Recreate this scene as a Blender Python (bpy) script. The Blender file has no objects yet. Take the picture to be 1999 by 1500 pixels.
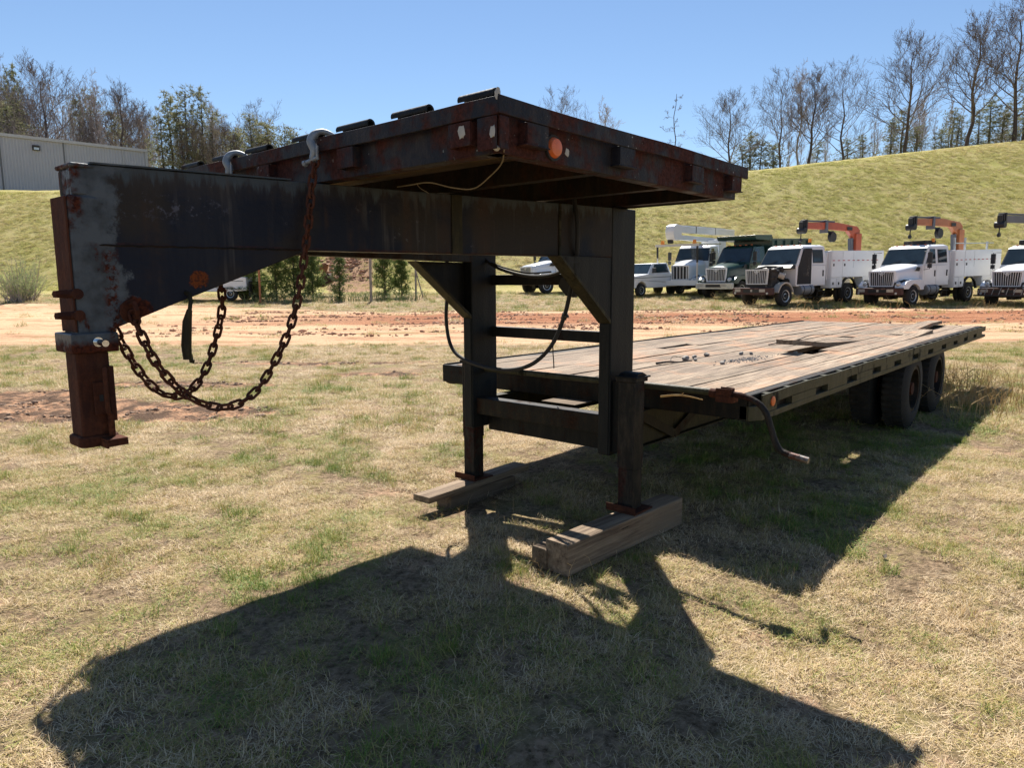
import bpy, math, random
import numpy as np
from mathutils import Vector, Matrix, Euler
R_ = math.radians
random.seed(7); rng = np.random.default_rng(7)
S = bpy.context.scene

# ------------------------------------------------------------------ camera, sky, sun, exposure
YAW, PITCH, ROLL = 41.1, 8.11, -0.28
cam = bpy.data.cameras.new('camera'); camo = bpy.data.objects.new('camera', cam)
S.collection.objects.link(camo)
cam.sensor_width = 36; cam.lens = 36 * 1382 / 1999; cam.clip_start = 0.05; cam.clip_end = 3000
camo.location = (0, 0, 1.5)
F = Vector((math.cos(R_(YAW)) * math.cos(R_(PITCH)), math.sin(R_(YAW)) * math.cos(R_(PITCH)), -math.sin(R_(PITCH))))
Rt = Vector((math.sin(R_(YAW)), -math.cos(R_(YAW)), 0)); Up = Rt.cross(F)
r = R_(ROLL); R2 = Rt * math.cos(r) + Up * math.sin(r); U2 = -Rt * math.sin(r) + Up * math.cos(r)
camo.rotation_euler = Matrix((R2, U2, -F)).transposed().to_euler()
S.camera = camo
FH = (math.cos(R_(YAW)), math.sin(R_(YAW))); RH = (math.sin(R_(YAW)), -math.cos(R_(YAW)))
def W(l, d): return (l * RH[0] + d * FH[0], l * RH[1] + d * FH[1])   # right / forward metres -> world x, y

SUN_AZ, SUN_EL = 45.5, 52.0
w = bpy.data.worlds.new('World'); S.world = w; w.use_nodes = True
nt = w.node_tree; nt.nodes.clear()
sky = nt.nodes.new('ShaderNodeTexSky'); sky.sky_type = 'NISHITA'; sky.sun_disc = False
sky.sun_elevation = R_(SUN_EL); sky.sun_rotation = R_(90 - SUN_AZ)
sky.air_density = 1.0; sky.dust_density = 0.0; sky.ozone_density = 3.2; sky.altitude = 300
bg = nt.nodes.new('ShaderNodeBackground'); bg.inputs[1].default_value = 0.062
ow = nt.nodes.new('ShaderNodeOutputWorld')
nt.links.new(sky.outputs[0], bg.inputs[0]); nt.links.new(bg.outputs[0], ow.inputs[0])
sl = bpy.data.lights.new('sun', 'SUN'); sl.energy = 5.0; sl.angle = R_(0.53); sl.color = (1, 0.95, 0.87)
so = bpy.data.objects.new('sun', sl); S.collection.objects.link(so)
sd = Vector((math.cos(R_(SUN_AZ)) * math.cos(R_(SUN_EL)), math.sin(R_(SUN_AZ)) * math.cos(R_(SUN_EL)), math.sin(R_(SUN_EL))))
so.rotation_euler = sd.to_track_quat('Z', 'Y').to_euler()
S.view_settings.view_transform = 'Standard'; S.view_settings.look = 'None'
S.view_settings.exposure = 1.08; S.view_settings.gamma = 1
S.render.engine = 'CYCLES'
S.cycles.max_bounces = 6; S.cycles.transparent_max_bounces = 8

# ------------------------------------------------------------------ materials
class Nd:
    def __init__(s, name):
        s.m = bpy.data.materials.new(name); s.m.use_nodes = True; s.t = s.m.node_tree; s.t.nodes.clear()
        s.o = s.t.nodes.new('ShaderNodeOutputMaterial'); s.b = s.t.nodes.new('ShaderNodeBsdfPrincipled')
        s.t.links.new(s.b.outputs[0], s.o.inputs[0])
    def n(s, ty, **k):
        x = s.t.nodes.new(ty)
        for a, v in k.items(): setattr(x, a, v)
        return x
    def put(s, sock, v):
        if isinstance(v, bpy.types.NodeSocket): s.t.links.new(v, sock)
        elif isinstance(v, tuple) and sock.type == 'RGBA': sock.default_value = (*v, 1) if len(v) == 3 else v
        else: sock.default_value = v
    def pos(s, world=True, scale=(1, 1, 1), rnd=False):
        if world: p = s.n('ShaderNodeNewGeometry').outputs['Position']
        else: p = s.n('ShaderNodeTexCoord').outputs['Object']
        mp = s.n('ShaderNodeMapping'); s.put(mp.inputs[0], p); mp.inputs['Scale'].default_value = scale
        if rnd:
            oi = s.n('ShaderNodeObjectInfo'); mu = s.n('ShaderNodeMath', operation='MULTIPLY'); s.put(mu.inputs[0], oi.outputs['Random']); mu.inputs[1].default_value = 57
            cb = s.n('ShaderNodeCombineXYZ')
            for i in range(3): s.put(cb.inputs[i], mu.outputs[0])
            s.put(mp.inputs['Location'], cb.outputs[0])
        return mp.outputs[0]
    def noise(s, vec, scale, detail=4, rough=.6, out=0):
        x = s.n('ShaderNodeTexNoise'); s.put(x.inputs['Vector'], vec); x.inputs['Scale'].default_value = scale
        x.inputs['Detail'].default_value = detail; x.inputs['Roughness'].default_value = rough
        return x.outputs[out]
    def ramp(s, v, a, b):
        x = s.n('ShaderNodeMapRange', clamp=True); s.put(x.inputs[0], v); x.inputs[1].default_value = a; x.inputs[2].default_value = b
        return x.outputs[0]
    def math(s, op, a, b=0., c=0.):
        x = s.n('ShaderNodeMath', operation=op); s.put(x.inputs[0], a); s.put(x.inputs[1], b); s.put(x.inputs[2], c); return x.outputs[0]
    def mix(s, f, a, b):
        x = s.n('ShaderNodeMix', data_type='RGBA'); s.put(x.inputs[0], f); s.put(x.inputs[6], a); s.put(x.inputs[7], b); return x.outputs[2]
    def bump(s, h, st, dist=.01):
        x = s.n('ShaderNodeBump'); x.inputs['Strength'].default_value = st; x.inputs['Distance'].default_value = dist
        s.put(x.inputs['Height'], h); s.put(s.b.inputs['Normal'], x.outputs[0])
    def fin(s, col, rough=.6, metal=0., spec=None):
        s.put(s.b.inputs['Base Color'], col); s.put(s.b.inputs['Roughness'], rough); s.put(s.b.inputs['Metallic'], metal)
        if spec is not None: s.put(s.b.inputs['Specular IOR Level'], spec)
        return s.m

def metal_mat(name, base, dust, rust, ra=.55, rb=.62, da=.45, db=.7, rough=.55, sc=4., streak=.22, speck=0.):
    q = Nd(name); p = q.pos(); pv = q.pos(scale=(1, 1, streak))
    n1 = q.noise(pv, sc, 6, .65); n2 = q.noise(p, sc * 2.3, 8, .7); n3 = q.noise(pv, sc * 5, 5, .7)
    c = q.mix(q.ramp(n3, da, db), base, dust)
    m = q.math('ADD', q.math('MULTIPLY', n1, .55), q.math('MULTIPLY', n2, .45))
    rf = q.ramp(m, ra, rb)
    rc = q.mix(q.ramp(q.noise(p, 60, 3), .35, .65), rust, tuple(x * .45 for x in rust))
    c = q.mix(rf, c, rc)
    if speck:
        c = q.mix(q.math('MULTIPLY', q.ramp(q.noise(p, 55, 2, .5), .70, .74), q.ramp(q.noise(p, 3, 2), .5, .6)), c, (speck, speck, speck * .95))
    q.bump(q.math('ADD', m, q.noise(p, 90, 2)), .35, .006)
    return q.fin(c, q.mix(rf, (rough,) * 3, (.9,) * 3), 0., .18)

def beam_mat():
    q = Nd('beam_paint'); g = q.n('ShaderNodeNewGeometry').outputs['Position']; p = q.pos(); pv = q.pos(scale=(1, 1, .13))
    sx = q.n('ShaderNodeSeparateXYZ'); q.put(sx.inputs[0], g); X, Z = sx.outputs[0], sx.outputs[2]
    n1 = q.noise(pv, 9, 6, .7); n2 = q.noise(p, 7, 8, .7); n3 = q.noise(p, 30, 5, .75); big = q.noise(p, 2.2, 3, .5)
    c = q.mix(q.ramp(n1, .5, .75), (.006, .008, .018), (.020, .020, .026))
    c = q.mix(q.math('MULTIPLY', q.ramp(q.math('ADD', big, q.math('MULTIPLY', q.ramp(X, 1.6, 3.0), .09)), .50, .58), .8), c, (.028, .020, .013))
    # chalky streaks running down from the top edge
    ed = q.ramp(q.math('ADD', Z, q.math('MULTIPLY', n1, .22)), 1.93, 2.03)
    c = q.mix(q.math('MULTIPLY', ed, .75), c, (.038, .031, .027))
    edb = q.ramp(q.math('ADD', Z, q.math('MULTIPLY', q.noise(pv, 26, 4, .7), .22)), 1.985, 2.02)
    c = q.mix(q.math('MULTIPLY', edb, .7), c, (.06, .078, .09))
    dr = q.math('MULTIPLY', q.ramp(q.noise(q.pos(scale=(1, 1, .05)), 17, 3, .6), .60, .66), q.ramp(q.noise(p, 3.5, 3), .48, .6))
    c = q.mix(q.math('MULTIPLY', dr, .6), c, (.065, .058, .055)); br = q.math('MULTIPLY', q.ramp(q.noise(q.pos(scale=(1, 1, .08)), 6, 4, .6), .56, .64), q.ramp(n2, .40, .55)); c = q.mix(q.math('MULTIPLY', br, .7), c, (.040, .022, .014))
    fl = q.math('MULTIPLY', q.ramp(n3, .63, .67), q.ramp(q.noise(p, 4.5, 3), .5, .62)); c = q.mix(q.math('MULTIPLY', fl, .7), c, (.09, .085, .095))
    # scuffed pale patch
    sc = q.math('MULTIPLY', q.ramp(n3, .56, .62), q.ramp(q.math('ABSOLUTE', q.math('SUBTRACT', X, 1.27)), .2, .02))
    sc = q.math('MULTIPLY', sc, q.ramp(q.math('ABSOLUTE', q.math('SUBTRACT', Z, 1.78)), .06, .01))
    c = q.mix(q.math('MULTIPLY', sc, .8), c, (.10, .10, .13))
    # grey primer at the coupler end
    m = q.math('ADD', X, q.math('ADD', q.math('MULTIPLY', q.math('SUBTRACT', n2, .5), .30), q.math('MULTIPLY', q.math('SUBTRACT', n3, .5), .16)))
    gf = q.math('MULTIPLY', q.ramp(m, 1.045, 1.01), q.ramp(X, 1.16, 1.08))
    gcol = q.mix(q.ramp(q.noise(p, 14, 4), .4, .7), (.085, .097, .108), (.035, .039, .043))
    c = q.mix(gf, c, gcol)
    # rust
    rf = q.ramp(q.math('ADD', q.math('MULTIPLY', n1, .5), q.math('MULTIPLY', n2, .5)), .575, .61)
    rf = q.math('MULTIPLY', rf, q.ramp(X, 1.25, 1.0))
    e1 = q.math('MULTIPLY', q.ramp(q.math('ABSOLUTE', q.math('SUBTRACT', X, .998)), .034, .012), q.math('MULTIPLY', q.ramp(n3, .45, .55), q.ramp(Z, 1.66, 1.62)))
    e2 = q.math('MULTIPLY', q.ramp(X, .935, .918), q.math('MULTIPLY', q.ramp(n2, .40, .50), q.ramp(Z, 1.62, 1.70)))
    e3 = q.math('MULTIPLY', q.ramp(q.math('ADD', Z, q.math('MULTIPLY', n3, .05)), 1.335, 1.31), q.ramp(n2, .36, .48))
    rf = q.math('MAXIMUM', rf, q.math('MAXIMUM', e1, q.math('MAXIMUM', e2, e3)))
    def spot(x, z, r0, k=.05):
        a = q.math('POWER', q.math('SUBTRACT', X, x), 2.); b = q.math('POWER', q.math('SUBTRACT', Z, z), 2.)
        dd = q.math('ADD', q.math('SQRT', q.math('ADD', a, b)), q.math('MULTIPLY', q.math('SUBTRACT', n3, .5), k))
        return q.ramp(dd, r0, r0 - .006)
    seam = q.math('MULTIPLY', q.ramp(q.math('ABSOLUTE', q.math('SUBTRACT', Z, q.math('ADD', 1.642, q.math('MULTIPLY', n3, .006)))), .010, .004), q.ramp(n2, .42, .55))
    rf = q.math('MAXIMUM', rf, spot(1.29, 1.52, .036)); rf = q.math('MAXIMUM', rf, spot(1.07, 1.40, .055, .08)); rf = q.math('MAXIMUM', rf, q.math('MULTIPLY', seam, .35))
    rc = q.mix(q.ramp(q.noise(p, 70, 3), .4, .6), (.085, .022, .010), (.03, .009, .006))
    rc = q.mix(spot(1.29, 1.52, .036), rc, q.mix(q.ramp(q.noise(p, 120, 3), .45, .62), (.16, .042, .012), (.055, .02, .012)))
    c = q.mix(rf, c, rc)
    q.bump(q.math('ADD', n2, q.noise(p, 60, 2)), .3, .006)
    return q.fin(c, q.mix(rf, (.42,) * 3, (.9,) * 3), 0., .16)

def wood_mat(name, c1, c2, c3, axis=0, sc=1., dirt=None, world=False):
    q = Nd(name); s = [14., 14., 14.]; s[axis] = .7
    p = q.pos(world, tuple(v * sc for v in s), rnd=True); pp = q.pos(True)
    g = q.noise(p, 3, 8, .75); f = q.noise(p, 9, 4, .7); b = q.noise(pp, 1.3, 4, .6)
    c = q.mix(q.ramp(g, .38, .60), c2, c1); c = q.mix(q.ramp(b, .45, .7), c, c3)
    c = q.mix(q.ramp(f, .62, .70), c, tuple(v * .25 for v in c2))
    oi = q.n('ShaderNodeObjectInfo'); hv = q.n('ShaderNodeHueSaturation')
    q.put(hv.inputs['Color'], c); q.put(hv.inputs['Value'], q.math('ADD', .78, q.math('MULTIPLY', oi.outputs['Random'], .4))); c = hv.outputs[0]
    if dirt:
        c = q.mix(q.math('MULTIPLY', q.ramp(q.noise(pp, 2.1, 6, .7), .52, .66), .7), c, dirt)
    q.bump(q.math('ADD', g, f), .6, .006)
    return q.fin(c, .85, 0., .25)

def flat_mat(name, col, rough=.5, metal=0., var=.25, sc=6., dirt=None, da=.5, db=.75, world=False):
    q = Nd(name); p = q.pos(world)
    n = q.noise(p, sc, 5, .65)
    c = q.mix(q.ramp(n, .3, .7), tuple(v * (1 - var) for v in col), col)
    if dirt: c = q.mix(q.ramp(q.noise(p, sc * .6, 6, .7), da, db), c, dirt)
    q.bump(q.noise(p, sc * 12, 2), .12, .004)
    return q.fin(c, rough, metal)

def leaf_mat(name, cols, trans=.25, sc=1.5):
    q = Nd(name); oi = q.n('ShaderNodeObjectInfo'); p = q.pos()
    n = q.noise(p, sc, 4, .7); c = q.mix(q.ramp(n, .35, .65), cols[0], cols[1])
    c = q.mix(q.ramp(q.noise(p, sc * 7, 2), .5, .7), c, cols[2])
    tr = q.n('ShaderNodeBsdfTranslucent'); q.put(tr.inputs[0], c); mx = q.n('ShaderNodeMixShader'); mx.inputs[0].default_value = trans
    q.fin(c, .7, 0., .2); q.t.links.new(q.b.outputs[0], mx.inputs[1]); q.t.links.new(tr.outputs[0], mx.inputs[2]); q.t.links.new(mx.outputs[0], q.o.inputs[0])
    return q.m

def grass_mat(name, stops, trans=.2, rough=.6):
    q = Nd(name); at = q.n('ShaderNodeAttribute', attribute_type='INSTANCER', attribute_name='tint'); ab = q.n('ShaderNodeAttribute', attribute_name='bl')
    v = q.math('ADD', at.outputs['Fac'], q.math('MULTIPLY', q.math('SUBTRACT', ab.outputs['Fac'], .5), .8))
    cr = q.n('ShaderNodeValToRGB'); q.put(cr.inputs[0], v); e = cr.color_ramp.elements
    while len(e) < len(stops): e.new(.5)
    for i, (t, c) in enumerate(stops): e[i].position = t; e[i].color = (*c, 1)
    c = cr.outputs[0]; tr = q.n('ShaderNodeBsdfTranslucent'); q.put(tr.inputs[0], c); mx = q.n('ShaderNodeMixShader'); mx.inputs[0].default_value = trans
    q.fin(c, rough, 0., .3); q.t.links.new(q.b.outputs[0], mx.inputs[1]); q.t.links.new(tr.outputs[0], mx.inputs[2]); q.t.links.new(mx.outputs[0], q.o.inputs[0])
    return q.m

M = {}
M['beam'] = beam_mat()
M['steel'] = metal_mat('black_steel', (0.0072, 0.0072, 0.0072), (0.0192, 0.0168, 0.0126), (0.033, 0.0108, 0.0066), .56, .64, streak=.2)
M['post'] = metal_mat('post_paint', (0.011, 0.0116, 0.0116), (0.0216, 0.021, 0.018), (0.018, 0.0132, 0.0084), .60, .68, sc=3., streak=.12)
M['rustrail'] = metal_mat('rusty_rail', (.015, .015, .019), (.045, .034, .030), (.075, .025, .019), .465, .54, sc=3.2, streak=.5, speck=.3)
M['olive'] = metal_mat('side_rail_paint', (0.0454, 0.0424, 0.0227), (0.0726, 0.066, 0.0429), (0.0168, 0.0146, 0.009), .55, .60, sc=3.5, streak=.15)
M['under'] = metal_mat('underframe', (0.0108, 0.009, 0.0066), (0.03, 0.0204, 0.0108), (0.042, 0.018, 0.0084), .5, .6)
M['yellowed'] = metal_mat('gusset_paint', (0.021, 0.0182, 0.0098), (0.0525, 0.0434, 0.0196), (0.014, 0.0112, 0.007), .55, .62)
M['rust'] = metal_mat('rusted_steel', (.042, .015, .010), (.085, .032, .017), (.11, .035, .016), .42, .58, rough=.85)
M['jack'] = metal_mat('jack_paint', (.011, .010, .009), (.045, .034, .025), (.05, .019, .014), .51, .58, sc=5, streak=.3)
M['chain'] = metal_mat('chain_rust', (.055, .022, .015), (.10, .04, .025), (.11, .035, .018), .42, .58, rough=.75)
M['galv'] = flat_mat('galvanised', (.30, .32, .34), .55, .45, .35, 25, (.2, .2, .2), .5, .7, True)
M['worn_steel'] = flat_mat('worn_steel', (.20, .185, .17), .45, .6, .4, 30, (.10, .04, .025), .45, .6, True)
M['chrome'] = flat_mat('chrome', (.65, .68, .72), .18, 1., .1)
M['rubber'] = flat_mat('rubber', (.018, .017, .017), .75, 0, .3)
M['tyre'] = flat_mat('tyre_rubber', (.016, .015, .014), .85, 0, .35, 5, (.05, .043, .035), .5, .8)
M['amber'] = flat_mat('amber_lens', (.75, .16, .035), .35, 0, .25, 30, (.45, .1, .04), .55, .7, True)
M['plank'] = wood_mat('deck_wood', (.37, .285, .205), (.095, .066, .045), (.19, .14, .105), 0, dirt=(.42, .22, .12))
M['upplank'] = wood_mat('upper_wood', (.16, .10, .05), (.07, .045, .025), (.12, .085, .05), 1)
M['timber'] = wood_mat('timber', (.25, .185, .125), (.09, .06, .04), (.16, .115, .075), 0, .6)
M['wire'] = flat_mat('dry_wire', (.25, .19, .11), .8)
M['stone'] = flat_mat('stone', (.33, .30, .27), .9, 0, .4, 20)
M['gravelstone'] = flat_mat('bluish_gravel', (.20, .205, .22), .9, 0, .5, 40)
M['twig'] = flat_mat('twig_bark', (.14, .11, .085), .9, 0, .4, 20)
M['white'] = flat_mat('white_paint', (.74, .75, .76), .3, 0, .06, 1.5, (.50, .46, .40), .62, .95)
M['whiteh'] = flat_mat('white_gloss', (.74, .76, .79), .16, 0, .05, 2)
M['green'] = flat_mat('dark_green_paint', (.018, .05, .042), .25, 0, .2, 2, (.07, .08, .07), .6, .9)
M['bump_red'] = flat_mat('rusty_bumper', (.07, .028, .022), .7, 0, .4, 6, (.16, .1, .07), .55, .7)
M['blackp'] = flat_mat('black_plastic', (.015, .015, .016), .5, 0, .3)
M['engine'] = flat_mat('engine_parts', (.03, .026, .022), .7, 0, .5, 9, (.2, .18, .15), .58, .68)
M['glass'] = flat_mat('dark_glass', (.025, .04, .05), .06, 0, .4, 2)
M['lamp'] = flat_mat('lamp_lens', (.55, .58, .6), .12, .3, .3, 30)
M['crane'] = flat_mat('crane_red', (.50, .10, .045), .45, 0, .25, 2.5, (.22, .07, .04), .6, .8)
M['craneo'] = flat_mat('crane_orange', (.50, .17, .06), .45, 0, .25, 2.5, (.25, .1, .05), .6, .8)
M['cranegrey'] = flat_mat('crane_grey', (.13, .14, .16), .5, 0, .25, 2.5)
M['grille'] = flat_mat('grille_silver', (.62, .64, .67), .3, .3, .1)
M['redtape'] = flat_mat('red_tape', (.5, .05, .05), .5)
M['plate'] = flat_mat('pale_plate', (.45, .42, .36), .6)
M['beacon'] = flat_mat('beacon_amber', (.95, .30, .03), .3)
M['siding'] = flat_mat('metal_siding', (.36, .37, .43), .42, .1, .08, .4)
M['trim'] = flat_mat('siding_trim', (.44, .45, .5), .45)
M['bark'] = flat_mat('bark', (.36, .31, .27), .95, 0, .4, 3, world=True)
M['barkdark'] = flat_mat('dark_bark', (.10, .075, .065), .95, 0, .4, 3, world=True)
M['twigs'] = flat_mat('twigs', (.44, .37, .33), .95, 0, .35, .8, world=True)
M['twigsdark'] = flat_mat('twigs_dark', (.17, .135, .12), .95, 0, .35, .8, world=True)
M['pine'] = leaf_mat('pine_needles', ((.08, .115, .03), (.13, .18, .05), (.19, .23, .08)), .35)
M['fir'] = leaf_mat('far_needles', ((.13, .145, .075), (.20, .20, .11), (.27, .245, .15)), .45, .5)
M['shrub'] = leaf_mat('shrub_leaves', ((.20, .26, .11), (.28, .33, .15), (.34, .36, .18)), .35)
M['weed'] = leaf_mat('dry_weed', ((.48, .33, .16), (.58, .44, .22), (.62, .50, .30)), .4)
M['rustdig'] = flat_mat('digger_paint', (.42, .16, .06), .6, 0, .4, 3, (.15, .06, .03), .5, .7)
STRAW = [(0., (.13, .21, .03)), (.16, (.26, .31, .06)), (.34, (.42, .36, .10)), (.5, (.46, .33, .14)), (.72, (.58, .43, .24)), (1., (.70, .56, .37))]
M['grass'] = grass_mat('grass_blades', STRAW)
M['grasshill'] = grass_mat('hill_grass', [(0., (.32, .33, .08)), (.3, (.44, .39, .13)), (.6, (.50, .41, .19)), (1., (.56, .43, .27))], .4)

# ------------------------------------------------------------------ mesh building
ORG = {}
class MB:
    def __init__(s): s.v = []; s.f = []
    def add(s, vs, fs):
        o = len(s.v); s.v += [tuple(a) for a in vs]; s.f += [tuple(o + i for i in f) for f in fs]; return s
    def box(s, x0, x1, y0, y1, z0, z1):
        return s.add([(x, y, z) for z in (z0, z1) for y in (y0, y1) for x in (x0, x1)],
                     [(0, 2, 3, 1), (4, 5, 7, 6), (0, 1, 5, 4), (2, 6, 7, 3), (0, 4, 6, 2), (1, 3, 7, 5)])
    def prism(s, poly, axis, a, b):
        # poly: 2D points in the two remaining axes (x,z for axis y; x,y for z; y,z for x)
        def P(u, v, t): return {0: (t, u, v), 1: (u, t, v), 2: (u, v, t)}[axis]
        n = len(poly); vs = [P(u, v, a) for u, v in poly] + [P(u, v, b) for u, v in poly]
        fs = [tuple(range(n - 1, -1, -1)), tuple(range(n, 2 * n))] + [(i, (i + 1) % n, n + (i + 1) % n, n + i) for i in range(n)]
        return s.add(vs, fs)
    def bar(s, p0, p1, wd, ht, up=(0, 0, 1)):
        p0, p1 = Vector(p0), Vector(p1); t = (p1 - p0).normalized(); sd_ = t.cross(Vector(up)).normalized(); u = sd_.cross(t)
        vs = [p + sd_ * a * wd / 2 + u * b * ht / 2 for p in (p0, p1) for a, b in ((-1, -1), (1, -1), (1, 1), (-1, 1))]
        return s.add(vs, [(3, 2, 1, 0), (4, 5, 6, 7), (0, 1, 5, 4), (1, 2, 6, 5), (2, 3, 7, 6), (3, 0, 4, 7)])
    def tube(s, pts, rad, n=8, caps=True):
        pts = [Vector(p) for p in pts]; rr = rad if isinstance(rad, (list, tuple)) else [rad] * len(pts)
        vs = []; fs = []; ref = Vector((0, 0, 1)); prev = None
        for i, p in enumerate(pts):
            t = (pts[min(i + 1, len(pts) - 1)] - pts[max(i - 1, 0)]).normalized()
            if prev is None:
                a = t.cross(ref)
                if a.length < .05: a = t.cross(Vector((1, 0, 0)))
            else: a = prev - t * prev.dot(t)
            a.normalize(); prev = a; b = t.cross(a)
            for k in range(n):
                an = 2 * math.pi * k / n; vs.append(p + (a * math.cos(an) + b * math.sin(an)) * rr[i])
        for i in range(len(pts) - 1):
            for k in range(n): fs.append((i * n + k, i * n + (k + 1) % n, (i + 1) * n + (k + 1) % n, (i + 1) * n + k))
        if caps: fs += [tuple(range(n - 1, -1, -1)), tuple(range((len(pts) - 1) * n, len(pts) * n))]
        return s.add(vs, fs)
    def cyl(s, p0, p1, r0, r1=None, n=16): return s.tube([p0, p1], [r0, r1 if r1 is not None else r0], n)
    def lathe(s, c, axis, prof, n=32):
        # prof: (t along axis, radius)
        c = Vector(c); A = Vector(axis).normalized(); u = A.orthogonal().normalized(); v = A.cross(u); vs = []; fs = []
        for t, rad in prof:
            for k in range(n):
                an = 2 * math.pi * k / n; vs.append(c + A * t + (u * math.cos(an) + v * math.sin(an)) * rad)
        for i in range(len(prof) - 1):
            for k in range(n): fs.append((i * n + k, i * n + (k + 1) % n, (i + 1) * n + (k + 1) % n, (i + 1) * n + k))
        fs += [tuple(range(n - 1, -1, -1)), tuple(range((len(prof) - 1) * n, len(prof) * n))]
        return s.add(vs, fs)
    def rock(s, c, rx, ry, rz, seed=0):
        rn = random.Random(seed); vs = []; n, m = 7, 5
        for i in range(1, m):
            for k in range(n):
                th = math.pi * i / m; ph = 2 * math.pi * k / n; q = rn.uniform(.78, 1.15)
                vs.append((c[0] + rx * q * math.sin(th) * math.cos(ph), c[1] + ry * q * math.sin(th) * math.sin(ph), c[2] + rz * q * math.cos(th)))
        fs = [(i * n + k, (i + 1) * n + k, (i + 1) * n + (k + 1) % n, i * n + (k + 1) % n) for i in range(m - 2) for k in range(n)]
        fs += [tuple(range(n)), tuple(range((m - 1) * n - 1, (m - 2) * n - 1, -1))]
        return s.add(vs, fs)
    def mesh(s, name, mat, c=(0, 0, 0), smooth=False):
        me = bpy.data.meshes.new(name); v = np.array(s.v, float) - np.array(c); me.from_pydata(v.tolist(), [], s.f)
        me.materials.append(M[mat] if isinstance(mat, str) else mat)
        if smooth: me.polygons.foreach_set('use_smooth', [True] * len(me.polygons))
        me.update(); return me
    def build(s, name, mat, parent=None, bevel=0., smooth=False, kind=None, label=None, center=True):
        v = np.array(s.v, float); c = Vector(((v.min(0) + v.max(0)) / 2).tolist()) if center else Vector((0, 0, 0))
        me = s.mesh(name, mat, c, smooth or bevel > 0); o = bpy.data.objects.new(name, me); S.collection.objects.link(o)
        ORG[o.name] = c
        if parent: o.parent = parent; o.location = c - ORG[parent.name]
        else: o.location = c
        if bevel:
            b = o.modifiers.new('b', 'BEVEL'); b.width = bevel; b.segments = 2; b.limit_method = 'ANGLE'; b.angle_limit = R_(40); b.harden_normals = True
        elif smooth:
            me.set_sharp_from_angle(angle=R_(42))
        if kind: o['kind'] = kind
        if label: o['label'] = label
        return o
def tag(o, label=None, cat=None, group=None, kind=None):
    if label: o['label'] = label
    if cat: o['category'] = cat
    if group: o['group'] = group
    if kind: o['kind'] = kind
    return o
def root(name, loc, label, cat, group=None, rz=0., local=False):
    o = bpy.data.objects.new(name, None); S.collection.objects.link(o); o.location = loc; o.rotation_euler = (0, 0, rz)
    o.empty_display_size = .2; ORG[o.name] = Vector((0, 0, 0)) if local else Vector(loc)
    return tag(o, label, cat, group)
def inst(o, me_obj, parent, loc, rot=(0, 0, 0), name=None, sc=None):
    c = me_obj.copy(); S.collection.objects.link(c); c.parent = parent
    c.location = Vector(loc) - (ORG[parent.name] if parent else Vector((0, 0, 0))); c.rotation_euler = rot
    if sc: c.scale = sc
    if name: c.name = name
    return c
def copy_tree(o, parent=None):
    c = o.copy(); S.collection.objects.link(c); c.parent = parent
    for ch in o.children: copy_tree(ch, c)
    return c

# ------------------------------------------------------------------ terrain
def _hash(ix, iy, s):
    h = np.sin(ix * 127.1 + iy * 311.7 + s * 74.7) * 43758.5453; return h - np.floor(h)
def vnoise(x, y, s=0):
    ix, iy = np.floor(x), np.floor(y); fx, fy = x - ix, y - iy; fx = fx * fx * (3 - 2 * fx); fy = fy * fy * (3 - 2 * fy)
    a, b, c, d = _hash(ix, iy, s), _hash(ix + 1, iy, s), _hash(ix, iy + 1, s), _hash(ix + 1, iy + 1, s)
    return (a * (1 - fx) + b * fx) * (1 - fy) + (c * (1 - fx) + d * fx) * fy
def fbm(x, y, s=0, o=4):
    t = 0; a = .5
    for i in range(o): t = t + a * vnoise(x * 2 ** i, y * 2 ** i, s + i * 7); a *= .5
    return t
def sstep(a, b, x): t = np.clip((x - a) / (b - a), 0, 1); return t * t * (3 - 2 * t)
EB = np.array([-1.4, -.72, -.5, 0, .33, .5, .72, 1.4]); EL = np.array([.15, .140, .138, .150, .160, .178, .203, .26])
def LD(x, y):
    return x * RH[0] + y * RH[1], x * FH[0] + y * FH[1]
def toe_crest(b):
    el = np.interp(b, EB, EL); D = 27.08 / (.55 - el); return el, D, 1.5 + el * D
def ground_z(x, y, micro=True):
    x = np.asarray(x, float); y = np.asarray(y, float); l, d = LD(x, y); rr = np.sqrt(x * x + y * y)
    dd = np.maximum(d, 1e-3); b = np.clip(l / dd, -1.35, 1.35)
    z = .2 * sstep(12, 34, d) + .055 * np.clip(d - 34, 0, 200)
    el, D, hc = toe_crest(b)
    hill = 1.08 + .55 * (d - 50); top = hc + .015 * (d - D)
    k = .7; h2 = -np.logaddexp(-hill / k, -top / k) * k
    k2 = .5; z2 = np.logaddexp(z / k2, h2 / k2) * k2 - .02
    z = np.where(d > 43, z2 * sstep(43, 46, d) + z * (1 - sstep(43, 46, d)), z)
    z = z + (fbm(x * .35, y * .35, 3) - .47) * .10 * sstep(2, 7, rr) + (fbm(x * .09, y * .09, 9) - .47) * .4 * sstep(48, 60, d)
    z = z - .055 * np.exp(-((x - 3.5) ** 2 + (y - 3.55) ** 2) / .5)
    z = z - .075 * np.exp(-((x - 3.0) ** 2 + (y - .85) ** 2) / .7)  # dip added to make the crank and deck-corner shadows fall lower
    if micro:
        dm, road = dirt_masks(x, y, l, d)
        z = z + (fbm(x * 5, y * 5, 21, 3) - .47) * .022
        z = z + dm * (fbm(x * 6, y * 6, 31, 3) - .47) * .14 + road * (fbm(l * .6, d * 3.2, 41, 3) - .47) * .12
        z = z + sstep(51, 55, d) * (fbm(x * 1.2, y * 1.2, 55, 3) - .47) * .07
    return z
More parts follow.
